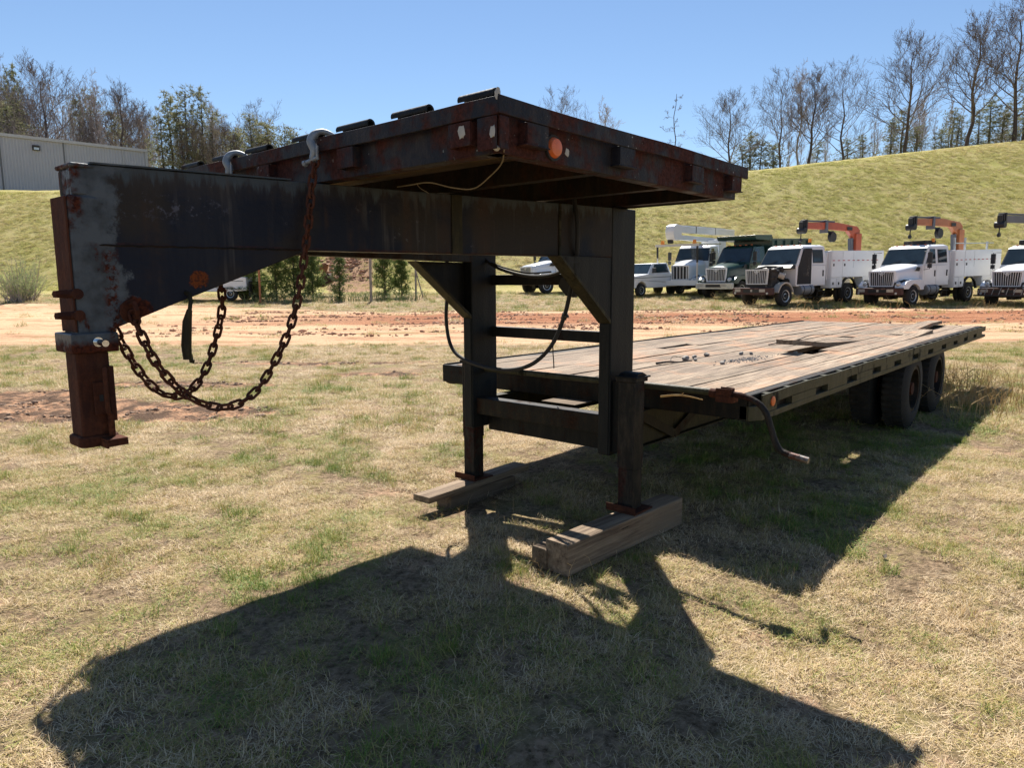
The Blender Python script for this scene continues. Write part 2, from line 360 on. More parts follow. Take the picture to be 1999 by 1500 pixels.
def dirt_masks(x, y, l=None, d=None):
    if l is None: l, d = LD(x, y)
    def ell(l0, d0, a, b_, s=0): return np.exp(-(((l - l0) / a) ** 2 + ((d - d0) / b_) ** 2) ** 1.5)
    dm = ell(-5.0, 8.3, 1.3, .7) + ell(-3.7, 8.1, .9, .45) + ell(-6.5, 8.8, 1.5, 1.1) + .8 * ell(-5., 10.6, 1.6, .35) + .7 * ell(-2.4, 11.8, .9, .35) + .6 * ell(-3.5, 13.5, 3, .3)
    dm = np.clip(dm * (0.7 + 1.1 * fbm(x * 1.1, y * 1.1, 61)), 0, 1)
    wob = (fbm(l * .12, d * .12, 71) - .47) * 4
    dq = d + wob + .02 * l + .2 * np.minimum(l, 0) * sstep(24, 34, d)
    road = sstep(15.5, 19.5, dq) * (1 - sstep(32.6, 34.3, dq))
    return dm, np.clip(road, 0, 1)

def make_ground():
    ang = [a for a in np.arange(-44, 44.01, .24)] + [a for a in np.arange(46, 315.9, 3.)]
    ang = np.radians(np.array(ang)); n = len(ang)
    rad = [.25]
    while rad[-1] < 900: rad.append(rad[-1] * (1.0135 if 1 < rad[-1] < 95 else 1.06))
    rad = np.array(rad); m = len(rad)
    A, Rr = np.meshgrid(ang, rad); az = R_(YAW) - A
    x = Rr * np.cos(az); y = Rr * np.sin(az); z = ground_z(x, y)
    v = np.stack([x, y, z], -1).reshape(-1, 3); c = len(v); v = np.vstack([v, [0, 0, float(ground_z(np.array([0.]), np.array([0.]))[0])]])
    i, k = np.meshgrid(np.arange(m - 1), np.arange(n), indexing='ij'); k2 = (k + 1) % n
    q = np.stack([i * n + k, (i + 1) * n + k, (i + 1) * n + k2, i * n + k2], -1).reshape(-1, 4)
    fs = q.tolist() + [(c, a, (a + 1) % n) for a in range(n)]
    me = bpy.data.meshes.new('ground'); me.from_pydata(v.tolist(), [], fs); me.polygons.foreach_set('use_smooth', [True] * len(me.polygons))
    dm, road = dirt_masks(v[:, 0], v[:, 1]); l, d = LD(v[:, 0], v[:, 1])
    col = np.zeros((len(v), 4), np.float32); col[:, 0] = dm; col[:, 1] = road; col[:, 3] = 1
    bk = np.exp(-(((l / np.maximum(d, 1)) + .226) / .036) ** 4) * sstep(46, 49, d) * (1 - sstep(58, 63, d)); col[:, 2] = bk
    at = me.color_attributes.new('mask', 'FLOAT_COLOR', 'POINT'); at.data.foreach_set('color', col.ravel())
    o = bpy.data.objects.new('ground', me); S.collection.objects.link(o); o['kind'] = 'structure'
    q = Nd('ground'); p = q.pos(); ak = q.n('ShaderNodeAttribute', attribute_name='mask'); sp = q.n('ShaderNodeSeparateColor'); q.put(sp.inputs[0], ak.outputs['Color'])
    g = q.n('ShaderNodeNewGeometry').outputs['Position']; sx = q.n('ShaderNodeSeparateXYZ'); q.put(sx.inputs[0], g)
    dd = q.math('ADD', q.math('MULTIPLY', sx.outputs[0], FH[0]), q.math('MULTIPLY', sx.outputs[1], FH[1]))
    rot = q.n('ShaderNodeMapping'); q.put(rot.inputs[0], g); rot.vector_type = 'POINT'; rot.inputs['Rotation'].default_value = (0, 0, R_(90 - YAW)); rot.inputs['Scale'].default_value = (1, 1, 1)
    st = q.n('ShaderNodeMapping'); q.put(st.inputs[0], rot.outputs[0]); st.inputs['Scale'].default_value = (.12, 1, 1)
    n1 = q.noise(p, .55, 6, .65); n2 = q.noise(p, 3.2, 8, .72); n3 = q.noise(p, 24, 6, .7); ns = q.noise(st.outputs[0], 1.5, 8, .72); nf = q.noise(p, 110, 4, .7)
    thatch = q.mix(q.ramp(n3, .35, .65), (.09, .06, .032), (.38, .27, .17))
    soilm = q.math('MULTIPLY', q.ramp(q.noise(p, 1.4, 6, .7), .54, .64), q.ramp(n3, .35, .55)); thatch = q.mix(q.math('MULTIPLY', soilm, .75), thatch, (.52, .33, .21))
    thatch = q.mix(q.ramp(n2, .5, .68), thatch, (.30, .25, .10)); thatch = q.mix(q.math('MULTIPLY', q.ramp(n1, .55, .7), .35), thatch, (.24, .24, .08))
    thatch = q.mix(q.math('MULTIPLY', q.ramp(nf, .55, .7), .5), thatch, (.56, .46, .32))
    hillc = q.mix(q.ramp(n2, .35, .65), (.41, .34, .16), (.35, .31, .10)); hillc = q.mix(q.ramp(n1, .45, .65), hillc, (.34, .32, .09)); hillc = q.mix(q.math('MULTIPLY', q.ramp(n3, .52, .68), .6), hillc, (.45, .38, .24))
    hillc = q.mix(q.math('MULTIPLY', q.ramp(q.noise(p, 1.7, 6, .7), .56, .66), .55), hillc, (.34, .20, .11))
    c = q.mix(q.ramp(dd, 43, 48), thatch, hillc)
    clay = q.mix(q.ramp(n2, .35, .62), (.33, .15, .075), (.47, .28, .17)); clay = q.mix(q.ramp(n3, .55, .7), clay, (.56, .36, .22))
    pale = q.mix(q.ramp(n3, .35, .65), (.53, .35, .20), (.64, .44, .28))
    redb = q.math('MULTIPLY', q.ramp(q.math('ADD', dd, q.math('MULTIPLY', ns, 5)), 25.5, 27.), q.ramp(q.math('ADD', dd, q.math('MULTIPLY', ns, 5)), 34.5, 33.))
    lx = q.math('ADD', q.math('MULTIPLY', sx.outputs[0], RH[0]), q.math('MULTIPLY', sx.outputs[1], RH[1]))
    redb = q.math('MULTIPLY', redb, q.ramp(lx, -14., -4.))
    roadc = q.mix(redb, q.mix(q.ramp(ns, .48, .60), pale, clay), q.mix(q.ramp(ns, .36, .62), (.20, .07, .035), (.40, .19, .10)))
    roadc = q.mix(q.math('MULTIPLY', q.ramp(ns, .60, .66), q.math('SUBTRACT', 1., redb)), roadc, (.33, .27, .12))
    rf = q.ramp(q.math('ADD', sp.outputs[1], q.math('MULTIPLY', q.math('SUBTRACT', ns, .5), 1.3)), .35, .6)
    c = q.mix(rf, c, roadc)
    df = q.ramp(q.math('ADD', sp.outputs[0], q.math('MULTIPLY', q.math('SUBTRACT', n2, .5), .8)), .3, .5)
    dirt = q.mix(q.ramp(n2, .46, .60), (.12, .075, .05), q.mix(q.ramp(n3, .4, .6), (.44, .22, .12), (.50, .32, .20)))
    c = q.mix(df, c, dirt)
    c = q.mix(q.ramp(q.math('ADD', sp.outputs[2], q.math('MULTIPLY', q.math('SUBTRACT', n2, .5), .8)), .4, .6), c, q.mix(q.ramp(n3, .4, .6), (.22, .14, .08), (.40, .24, .15)))
    hb = q.math('ADD', q.math('MULTIPLY', n3, .6), q.math('MULTIPLY', q.noise(p, 5., 6, .75), q.math('MULTIPLY', q.ramp(dd, 30, 50), .7)))
    q.bump(q.math('ADD', hb, q.math('MULTIPLY', q.math('MULTIPLY', ns, rf), 1.2)), .85, .12)
    me.materials.append(q.fin(c, .95, 0., .1))
    return o
make_ground()

# ------------------------------------------------------------------ grass (geometry nodes)
def blade_mesh(name, n, rad, ln, wd, up, mat, seed):
    rn = random.Random(seed); v = []; f = []; bl = []
    for i in range(n):
        a = rn.uniform(0, 6.283); rr = rad * math.sqrt(rn.random()); px, py = rr * math.cos(a), rr * math.sin(a)
        L = ln * rn.uniform(.5, 1.15); az = rn.uniform(0, 6.283); el = min(1.45, max(.02, rn.gauss(up, .33))); w_ = wd * rn.uniform(.6, 1.2)
        cur = rn.uniform(-.9, .25) ; tw = rn.uniform(-.8, .8); p = Vector((px, py, -.004)); o = len(v); e = el; z0 = az; tint = rn.random()
        for k in range(4):
            sdv = Vector((-math.sin(z0), math.cos(z0), 0)); ww = w_ * (1, .9, .6, .08)[k] / 2
            v += [tuple(p - sdv * ww), tuple(p + sdv * ww)]; bl += [tint, tint]
            p = p + Vector((math.cos(z0) * math.cos(e), math.sin(z0) * math.cos(e), math.sin(e))) * (L / 3); e += cur / 2.; z0 += tw / 2
            if p.z < .002: p.z = .002 + rn.random() * .006
        f += [(o, o + 1, o + 3, o + 2), (o + 2, o + 3, o + 5, o + 4), (o + 4, o + 5, o + 7, o + 6)]
    me = bpy.data.meshes.new(name); me.from_pydata(v, [], f); me.materials.append(M[mat])
    at = me.attributes.new('bl', 'FLOAT', 'POINT'); at.data.foreach_set('value', bl)
    return bpy.data.objects.new(name, me)
def scatter(name, coll, pts, rotz, scl, idx, tint, kind='stuff', tilt=None, label=None, cat=None):
    me = bpy.data.meshes.new(name); me.from_pydata(pts.tolist(), [], [])
    n = len(pts); rot = np.zeros((n, 3), np.float32); rot[:, 2] = rotz
    if tilt is not None: rot[:, 0] = tilt
    for nm, ty, ar, key in (('rot', 'FLOAT_VECTOR', rot, 'vector'), ('scl', 'FLOAT', scl, 'value'), ('idx', 'INT', idx, 'value'), ('tint', 'FLOAT', tint, 'value')):
        at = me.attributes.new(nm, ty, 'POINT'); at.data.foreach_set(key, np.ascontiguousarray(ar).ravel())
    o = bpy.data.objects.new(name, me); S.collection.objects.link(o); tag(o, label, cat, None, kind)
    g = bpy.data.node_groups.new(name, 'GeometryNodeTree')
    g.interface.new_socket('Geometry', in_out='INPUT', socket_type='NodeSocketGeometry'); g.interface.new_socket('Geometry', in_out='OUTPUT', socket_type='NodeSocketGeometry')
    N = g.nodes.new; L = g.links.new; gi = N('NodeGroupInput'); go = N('NodeGroupOutput'); ip = N('GeometryNodeInstanceOnPoints'); ci = N('GeometryNodeCollectionInfo')
    ci.inputs['Collection'].default_value = coll; ci.inputs['Separate Children'].default_value = True; ci.inputs['Reset Children'].default_value = True
    def attr(nm, dt):
        a = N('GeometryNodeInputNamedAttribute'); a.data_type = dt; a.inputs[0].default_value = nm; return a.outputs[0]
    er = N('FunctionNodeEulerToRotation'); L(attr('rot', 'FLOAT_VECTOR'), er.inputs[0])
    L(gi.outputs[0], ip.inputs['Points']); L(ci.outputs[0], ip.inputs['Instance']); ip.inputs['Pick Instance'].default_value = True
    L(attr('idx', 'INT'), ip.inputs['Instance Index']); L(er.outputs[0], ip.inputs['Rotation']); L(attr('scl', 'FLOAT'), ip.inputs['Scale']); L(ip.outputs[0], go.inputs[0])
    md = o.modifiers.new('scatter', 'NODES'); md.node_group = g
    return o
def coll_of(name, objs):
    c = bpy.data.collections.new(name)
    for o in objs: c.objects.link(o)
    return c
# names sort alphabetically inside the collection: 0-4 matted straw, 5-7 upright tufts
turf = coll_of('turf', [blade_mesh('turf_a%d' % i, 115, .11, .062, .0026, .38, 'grass', i) for i in range(5)] +
               [blade_mesh('turf_b%d' % i, 60, .065, .08, .0028, .85, 'grass', 20 + i) for i in range(3)])
def wedge(d0, d1, dens, side=.86, seed=0):
    g = np.random.default_rng(seed); area = side * (d1 * d1 - d0 * d0); n = int(area * dens)
    d = np.sqrt(g.uniform(d0 * d0, d1 * d1, n)); l = g.uniform(-side, side, n) * d
    return l * RH[0] + d * FH[0], l * RH[1] + d * FH[1], l, d, g
def grass_zone(name, d0, d1, dens, sc, seed, flat=.0):
    x, y, l, d, g = wedge(d0, d1, dens, seed=seed); dm, road = dirt_masks(x, y, l, d)
    pn = fbm(x * .8, y * .8, 5); fine = fbm(x * 3., y * 3., 15); green = fbm(x * .35 + 4, y * .35, 25)
    rn = fbm(l * .25, d * 1.6, 77)
    bare = fbm(x * 1.3 + 9, y * 1.3, 88) + .25 * g.random(len(x)) - .10 * sstep(9, 14, d) * (l < 2)
    keep = (bare > .42) & (dm < .28 + .2 * g.random(len(x))) & ((road + (rn - .47) * 1.2 < .4) | (g.random(len(x)) < .04)) & (fine + .12 * g.random(len(x)) > .27)
    x, y, l, d, pn, fine, green = (a[keep] for a in (x, y, l, d, pn, fine, green)); n = len(x)
    side = .10 * sstep(0, .6, l / d) + .05 * sstep(20, 5, d)
    gm = (green - .47) * 1.5 + (fine - .47) * 2.2 + (fbm(x * 1.6, y * 1.6, 44) - .47) * 1.5 + side + .17
    tint = np.clip(.66 - .55 * gm + g.normal(0, .15, n), .02, .95)
    up = (fine > .56) & (g.random(n) < .45) | (g.random(n) < .05)
    idx = np.where(up, g.integers(5, 8, n), g.integers(0, 5, n)).astype(np.int32)
    tint = np.where(up, np.clip(tint - .20, .04, .9), tint)
    s = sc * g.uniform(.7, 1.3, n) * np.where(up, 1.0, 1.0)
    z = ground_z(x, y)
    return scatter(name, turf, np.stack([x, y, z], -1), g.uniform(0, 6.283, n).astype(np.float32), s.astype(np.float32), idx, tint.astype(np.float32), tilt=g.normal(0, .12, n),
                   label=None)
grass_zone('grass_near', 1.0, 7.0, 215, .80, 11)
grass_zone('grass_middle', 7.0, 18, 85, 1.25, 12)
grass_zone('grass_far', 18, 47, 11, 3.0, 13)
hturf = coll_of('hturf', [blade_mesh('hturf_%d' % i, 60, .13, .075, .006, .7, 'grasshill', 50 + i) for i in range(4)])
def hill_grass():
    x, y, l, d, g = wedge(49, 80, 24, .8, 14); b = l / d; el, D, hc = toe_crest(b); bk = np.exp(-((b + .226) / .036) ** 4) * (d < 60)
    k = (d < D + 1.5) & ((bk < .5) | (g.random(len(x)) < .3)) & (fbm(x * .8, y * .8, 33) + .2 * g.random(len(x)) > .42); x, y, l, d = (a[k] for a in (x, y, l, d)); n = len(x)
    tint = np.clip(.45 - 1.6 * (fbm(x * .06, y * .06, 91) - .47) + g.normal(0, .2, n) - .3 * sstep(58, 74, d), 0, 1)
    return scatter('hill_grass', hturf, np.stack([x, y, ground_z(x, y) - .02], -1), g.uniform(0, 6.283, n).astype(np.float32), g.uniform(1.1, 2.2, n).astype(np.float32), g.integers(0, 4, n).astype(np.int32), tint.astype(np.float32))
hill_grass()

# ------------------------------------------------------------------ TRAILER
TR = root('gooseneck_trailer', (.93, 2.864, 0), 'rusty black gooseneck flatbed trailer with weathered plank deck standing on timber blocks', 'trailer')
BV = .004
YN, YF = 1.571, 4.157        # near and far deck edges
def P(name, mat, fn, bevel=BV, **k):
    m_ = MB(); fn(m_); return m_.build(name, mat, k.pop('parent', TR), bevel=bevel, **k)
# coupler
cp = P('coupler', 'beam', lambda m: m.box(.878, .995, 2.792, 2.942, 1.30, 1.812), .012)
P('cap', 'beam', lambda m: (m.box(.903, .998, 2.80, 2.94, 1.812, 1.905), m.box(.896, 1.002, 2.793, 2.95, 1.905, 1.922)), .008, parent=cp)
P('collar', 'beam', lambda m: m.box(.846, 1.0, 2.768, 2.945, 1.262, 1.332), .006, parent=cp)
P('cover_strip', 'rust', lambda m: m.prism([(.872, 2.800), (.8775, 2.795), (.8775, 2.938), (.870, 2.935)], 2, 1.335, 1.806), .002, parent=cp)
P('inner_tube', 'rust', lambda m: (m.box(.862, .972, 2.792, 2.905, .955, 1.265), m.prism([(.850, 2.80), (.866, 2.782), (.968, 2.782), (.986, 2.80), (.986, 2.905), (.968, 2.92), (.866, 2.92), (.850, 2.905)], 2, .918, .96)), .010, parent=cp)
P('latch_plate', 'rust', lambda m: (m.box(.905, .965, 2.778, 2.790, 1.035, 1.155),), .003, parent=cp)
P('latch_slot', 'rubber', lambda m: m.box(.922, .934, 2.774, 2.779, 1.085, 1.108), 0, parent=cp)
P('pull_rod', 'rust', lambda m: (m.tube([(.945, 2.765, 1.20), (.938, 2.750, 1.205), (.934, 2.742, 1.18), (.934, 2.742, 1.07), (.938, 2.748, 1.045), (.946, 2.76, 1.04)], .008, 8), m.box(.955, .972, 2.765, 2.79, 1.01, 1.21), m.cyl((.952, 2.77, 1.04), (.952, 2.77, .955), .011)), 0, smooth=True, parent=cp)
P('foot_bracket', 'rust', lambda m: (m.box(.915, .985, 2.715, 2.79, .943, .952), m.box(.915, .985, 2.715, 2.722, .925, .9425), m.box(.915, .922, 2.7225, 2.79, .918, .9425)), .002, parent=cp)
for z in (1.470, 1.395):
    P('set_screw', 'rust', lambda m: (m.cyl((.872, 2.80, z), (.838, 2.795, z), .015, .013), m.cyl((.852, 2.797, z), (.812, 2.787, z), .017, .013, 6), m.cyl((.884, 2.793, z), (.884, 2.784, z), .019, .019, 20)), 0, smooth=True, parent=cp)
P('locking_pin', 'chrome', lambda m: (m.cyl((.929, 2.77, 1.300), (.929, 2.695, 1.298), .0115), m.cyl((.929, 2.769, 1.300), (.929, 2.762, 1.300), .019, .017, 20)), 0, smooth=True, parent=cp)
# neck beams (a V in plan)
def neck(m, near=True):
    mir = lambda p: p if near else (p[0], 2 * 2.864 - p[1], p[2])
    A, B = Vector((.90, 2.811)), Vector((3.465, 2.263)); dr = (B - A).normalized(); nr = Vector((-dr.y, dr.x)) * .085
    def col(x): k = (x - A.x) / (B.x - A.x); q = A + (B - A) * k; return q
    xs = [(.90, 1.30), (.985, 1.338), (1.18, 1.42), (1.72, 1.640), (3.465, 1.642)]
    vs = []; fs = []
    for x, zb in xs:
        q = col(x)
        for dy, z in ((0, zb), (0, 1.92), (1, 1.92), (1, zb)): vs.append(mir((q.x + nr.x * dy, q.y + nr.y * dy, z)))
    for i in range(len(xs) - 1):
        for k in range(4): fs.append((i * 4 + k, i * 4 + (k + 1) % 4, i * 4 + 4 + (k + 1) % 4, i * 4 + 4 + k))
    fs += [(3, 2, 1, 0), tuple(len(vs) - 4 + k for k in range(4))]
    m.add(vs, fs)
P('neck_beam', 'beam', lambda m: neck(m)); P('neck_beam', 'under', lambda m: neck(m, False), label='far neck beam, plain dark steel')
P('neck_top_plate', 'beam', lambda m: m.add([(.96, 2.79, 1.922), (1.66, 2.640, 1.922), (1.66, 3.088, 1.922), (.96, 2.938, 1.922), (.96, 2.79, 1.928), (1.66, 2.640, 1.928), (1.66, 3.088, 1.928), (.96, 2.938, 1.928)],
    [(3, 2, 1, 0), (4, 5, 6, 7), (0, 1, 5, 4), (1, 2, 6, 5), (2, 3, 7, 6), (3, 0, 4, 7)]), 0)
def beam_pt(x, off=0.): k = (x - .90) / (3.465 - .90); return (x - off * .209, 2.811 + (2.263 - 2.811) * k - off * .978)
for x0, x1 in ((2.416, 2.473), (3.074, 3.088)):
    a, b = beam_pt(x0, .0035), beam_pt(x1, .0035)
    P('stiffener', 'yellowed', lambda m: m.bar((a[0], a[1], 1.78), (b[0], b[1], 1.78), .008, .276), .001)
# weld line along the neck
P('weld_seam', 'under', lambda m: m.tube([(*beam_pt(x, .001), 1.642 + .0015 * math.sin(x * 90)) for x in np.arange(.93, 1.70, .02)], .0035, 6), 0, smooth=True)
# uprights, gussets, cross bars
for y0, y1, zb, lab in ((2.2605, 2.346, .48, None), (3.382, 3.4675, .50, None)):
    P('upright', 'post', lambda m: m.box(3.4655, 3.715, y0, y1, zb, 1.925), .008)
    ya = y0 + .006 if y0 < 3 else y1 - .014
    P('gusset', 'post', lambda m: (m.prism([(2.99, 1.641), (3.46, 1.27), (3.4655, 1.27), (3.4655, 1.641)], 1, ya, ya + .008),), .001)
    P('gusset_flange', 'yellowed', lambda m: m.prism([(2.975, 1.640), (2.995, 1.640), (3.462, 1.290), (3.462, 1.265)], 1, y0, y1), .001)
    P('flange_strip', 'post', lambda m: m.box(3.4605, 3.4650, y0 + .01, y1 - .01, zb + .01, 1.262), .001)
for z, h in ((1.50, .05), (1.40, .055), (1.33, .04)): P('slot', 'rubber', lambda m: m.box(3.4668, 3.4708, 2.2592, 2.2602, z, z + h), 0)
P('cross_bar', 'steel', lambda m: m.box(3.66, 3.712, 2.348, 3.380, 1.13, 1.20), label='middle cross bar between the uprights')
P('cross_bar', 'steel', lambda m: m.box(3.66, 3.712, 2.348, 3.380, 1.487, 1.557), label='upper cross bar between the uprights')
P('lower_beam', 'under', lambda m: (m.box(3.50, 3.505, 2.348, 3.380, .60, .712), m.box(3.505, 3.60, 2.348, 3.380, .700, .712), m.box(3.505, 3.60, 2.348, 3.380, .60, .608)), .002)
P('rear_beam', 'steel', lambda m: (m.box(3.62, 3.70, 2.348, 3.380, .47, .585),))
P('step_plate', 'timber', lambda m: m.box(3.72, 3.92, 2.70, 2.98, .700, .706), .001)
# upper deck
UX0, UX1 = 1.746, 3.68
def chan(m, a, b, z0, z1, inward, axis):
    # rub rail bar is separate; this is the recessed web with top and bottom flange
    if axis == 0:
        y = a; s_ = inward
        m.box(b[0], b[1], min(y + s_ * .045, y + s_ * .052), max(y + s_ * .045, y + s_ * .052), z0, z1)
        for zz in ((z0, z0 + .008), (z1 - .008, z1)): m.box(b[0], b[1], min(y + s_ * .052, y + s_ * .11), max(y + s_ * .052, y + s_ * .11), *zz)
    else:
        x = a; s_ = inward
        m.box(min(x + s_ * .045, x + s_ * .052), max(x + s_ * .045, x + s_ * .052), b[0], b[1], z0, z1)
        for zz in ((z0, z0 + .008), (z1 - .008, z1)): m.box(min(x + s_ * .052, x + s_ * .11), max(x + s_ * .052, x + s_ * .11), b[0], b[1], *zz)
def wavy(m, p0, p1, n, wd, z0, z1, nrm, amp=.006, seed=0):
    # long flat bar that bows slightly
    rn = random.Random(seed); vs = []; fs = []
    offs = [amp * math.sin(i * 1.1 + seed) * rn.uniform(.2, 1) for i in range(n + 1)]
    for i in range(n + 1):
        k = i / n; x = p0[0] + (p1[0] - p0[0]) * k; y = p0[1] + (p1[1] - p0[1]) * k; dz = offs[i] * .8; ox = offs[i] * .5
        for t, z in ((0, z0), (0, z1), (wd, z1), (wd, z0)): vs.append((x + nrm[0] * (t + ox), y + nrm[1] * (t + ox), z + dz))
    for i in range(n):
        for k in range(4): fs.append((i * 4 + k, i * 4 + (k + 1) % 4, i * 4 + 4 + (k + 1) % 4, i * 4 + 4 + k))
    fs += [(3, 2, 1, 0), tuple(4 * n + k for k in range(4))]
    m.add(vs, fs)
P('front_channel', 'rustrail', lambda m: chan(m, UX0, (YN + .046, YF - .25), 1.926, 2.088, 1, 1), .003)
P('rub_rail', 'rustrail', lambda m: wavy(m, (UX0, YN + .012), (UX0, YF - .25), 14, .014, 2.035, 2.092, (1, 0), .004, 1), .003)
P('side_channel', 'rustrail', lambda m: chan(m, YN, (UX0 + .053, UX1 - .052), 1.926, 2.088, 1, 0), .003)
P('rub_rail', 'rustrail', lambda m: wavy(m, (UX0, YN), (UX1, YN), 9, .012, 2.034, 2.092, (0, 1), .007, 2), .003)
P('clipped_corner', 'rustrail', lambda m: m.bar((UX0 + .01, YF - .25, 2.008), (UX0 + .25, YF - .01, 2.008), .02, .165), .002)
P('side_channel', 'under', lambda m: chan(m, YF, (UX0 + .25, UX1 - .052), 1.926, 2.088, -1, 0), .003)
P('rub_rail', 'rustrail', lambda m: m.box(UX0 + .26, UX1, YF - .012, YF, 2.034, 2.092), .003)
P('rear_channel', 'under', lambda m: (m.box(UX1 - .05, UX1 - .043, YN + .046, YF - .046, 1.926, 2.085),), .003)
for y in (1.577, 1.705, 2.345, 2.96, 3.57):
    P('stake_pocket', 'rustrail', lambda m: (m.box(UX0 + .003, UX0 + .009, y, y + .105, 1.955, 2.034), m.box(UX0 + .009, UX0 + .046, y, y + .006, 1.955, 2.034), m.box(UX0 + .009, UX0 + .046, y + .099, y + .105, 1.955, 2.034))) if y > 1.6 else \
    P('corner_plate', 'rustrail', lambda m: (m.box(UX0 + .0005, UX0 + .006, YN + .014, YN + .10, 1.93, 2.034), m.box(UX0 + .007, UX0 + .05, YN + .002, YN + .008, 1.93, 2.033)))
for x in (1.89, 2.46, 3.07, 3.50):
    P('stake_pocket', 'rustrail', lambda m: (m.box(x, x + .115, YN + .003, YN + .009, 1.962, 2.034), m.box(x, x + .006, YN + .009, YN + .046, 1.962, 2.034), m.box(x + .109, x + .115, YN + .009, YN + .046, 1.962, 2.034), m.box(x - .015, x + .118, YN - .004, YN + .04, 1.957, 1.962)))
mk = P('marker_lamp', 'amber', lambda m: m.lathe((2.077, YN + .044, 1.978), (0, -1, 0), [(0, .036), (.012, .036), (.022, .030), (.025, .015)], 28), 0, smooth=True)
P('rim', 'rubber', lambda m: m.lathe((2.077, YN + .0445, 1.978), (0, -1, 0), [(0, .045), (.010, .045), (.010, .037), (.004, .037)], 28), 0, smooth=True, parent=mk)
for xc in (2.42, 3.02, 3.55):
    P('cross_member', 'under', lambda m: (m.box(xc, xc + .008, YN + .054, YF - .054, 1.934, 2.03), m.box(xc + .008, xc + .06, YN + .054, YF - .054, 1.934, 1.942)), .001)
x = 1.802; k = 0
while x < 3.60:
    wv = .138; k += 1
    P('upper_plank', 'upplank', lambda m: m.box(x, min(x + wv, 3.625), YN + .056, YF - (.056 if k > 1 else .22), 2.036 + (k % 3) * .002, 2.076 + (k % 2) * .002), .003)
    x += wv + .003
for i, (a, b) in enumerate(((1.626, 1.785), (1.944, 2.136), (2.28, 2.48), (2.61, 2.80), (3.017, 3.20), (3.34, 3.52), (3.68, 3.86))):
    def tu(m):
        n = 9; ri, ro = .013, .021; vs = []; 
        for y in (a, b):
            for t in range(n + 1):
                an = -.45 + (math.pi + .9) * t / n
                for rr in (ri, ro): vs.append((1.792 + rr * math.cos(an), y, 2.113 + rr * .9 * math.sin(an)))
        N_ = (n + 1) * 2; fs = []
        for t in range(n):
            o = t * 2; fs += [(o, o + 2, N_ + o + 2, N_ + o), (o + 1, N_ + o + 1, N_ + o + 3, o + 3), (o, o + 1, o + 3, o + 2), (N_ + o, N_ + o + 2, N_ + o + 3, N_ + o + 1)]
        m.add(vs, fs); m.box(1.776, 1.808, a, b, 2.091, 2.097)
    P('rolled_bumper', 'steel', tu, 0, smooth=True)
# wires under the upper deck
def sag(pts, rad, n=5):
    def f(m): m.tube(pts, rad, n)
    return f
def catmull(pts, step=8):
    pts = [Vector(p) for p in pts]; q = [pts[0] * 2 - pts[1]] + pts + [pts[-1] * 2 - pts[-2]]; out = []
    for i in range(1, len(q) - 2):
        for t in range(step):
            u = t / step; a, b, c, d = q[i - 1], q[i], q[i + 1], q[i + 2]
            out.append(.5 * ((2 * b) + (c - a) * u + (2 * a - 5 * b + 4 * c - d) * u * u + (3 * b - a - 3 * c + d) * u ** 3))
    return out + [pts[-1]]
P('loose_wire', 'wire', sag(catmull([(1.80, 1.60, 1.935), (1.90, 1.70, 1.915), (2.0, 1.84, 1.90), (2.05, 1.98, 1.868), (2.02, 2.07, 1.876), (1.98, 2.16, 1.90), (2.0, 2.3, 1.905), (2.1, 2.5, 1.925)]), .0026), 0)
P('loose_wire', 'wire', sag(catmull([(2.0, 2.26, 1.91), (2.01, 2.25, 1.89), (2.03, 2.22, 1.868)]), .0012), 0)
for kx, ky, kz, ax, ay, az, sd_ in ((1.752, 1.583, 2.098, .012, .010, .022, 2), (1.7455, 1.60, 1.985, .002, .014, .022, 4), (1.7485, 1.745, 2.0, .002, .018, .024, 5), (1.762, 1.60, 1.934, .014, .012, .010, 6), (2.165, 1.6145, 1.975, .014, .002, .018, 7)):
    P('paint_splash', 'plate', lambda m: m.rock((kx, ky, kz), ax, ay, az, sd_), 0, smooth=True)
# hoses
hose = P('air_hose', 'rubber', sag(catmull([(3.40, 3.15, 1.95), (3.34, 3.40, 1.93), (3.33, 3.474, 1.80), (3.35, 3.493, 1.5), (3.34, 3.503, 1.25), (3.34, 3.45, 1.065), (3.33, 3.28, .985), (3.33, 3.01, .953), (3.33, 2.77, .995), (3.33, 2.60, 1.12), (3.33, 2.50, 1.30), (3.32, 2.44, 1.48), (3.20, 2.32, 1.62), (3.17, 2.29, 1.80), (3.19, 2.33, 1.95)], 10), .0125, 10), 0, smooth=True)
P('hose_coupling', 'blackp', lambda m: (m.cyl((3.333, 2.505, 1.29), (3.331, 2.49, 1.325), .017), m.cyl((3.333, 2.50, 1.305), (3.30, 2.45, 1.31), .008)), 0, smooth=True, parent=hose)
P('cable', 'rubber', sag(catmull([(3.60, 3.42, 1.72), (3.62, 3.36, 1.64), (3.62, 3.20, 1.58), (3.62, 3.0, 1.545), (3.60, 2.80, 1.55), (3.55, 2.62, 1.60), (3.5, 2.5, 1.66)]), .011, 8), 0, smooth=True)
P('cable', 'rubber', sag(catmull([(3.62, 3.34, 1.64), (3.61, 3.20, 1.60), (3.61, 3.0, 1.565), (3.59, 2.80, 1.57)]), .006, 6), 0, smooth=True)
P('junction_box', 'rubber', lambda m: m.prism([(2.52, 1.53), (2.70, 1.53), (2.72, 1.48), (2.66, 1.42), (2.60, 1.41)], 0, 3.56, 3.60), .004)
P('wire_tail', 'rubber', sag([(3.70, 2.86, 1.155), (3.69, 2.865, 1.12), (3.69, 2.86, 1.10), (3.69, 2.858, 1.04), (3.69, 2.852, .985), (3.69, 2.85, .94)], .004), 0)
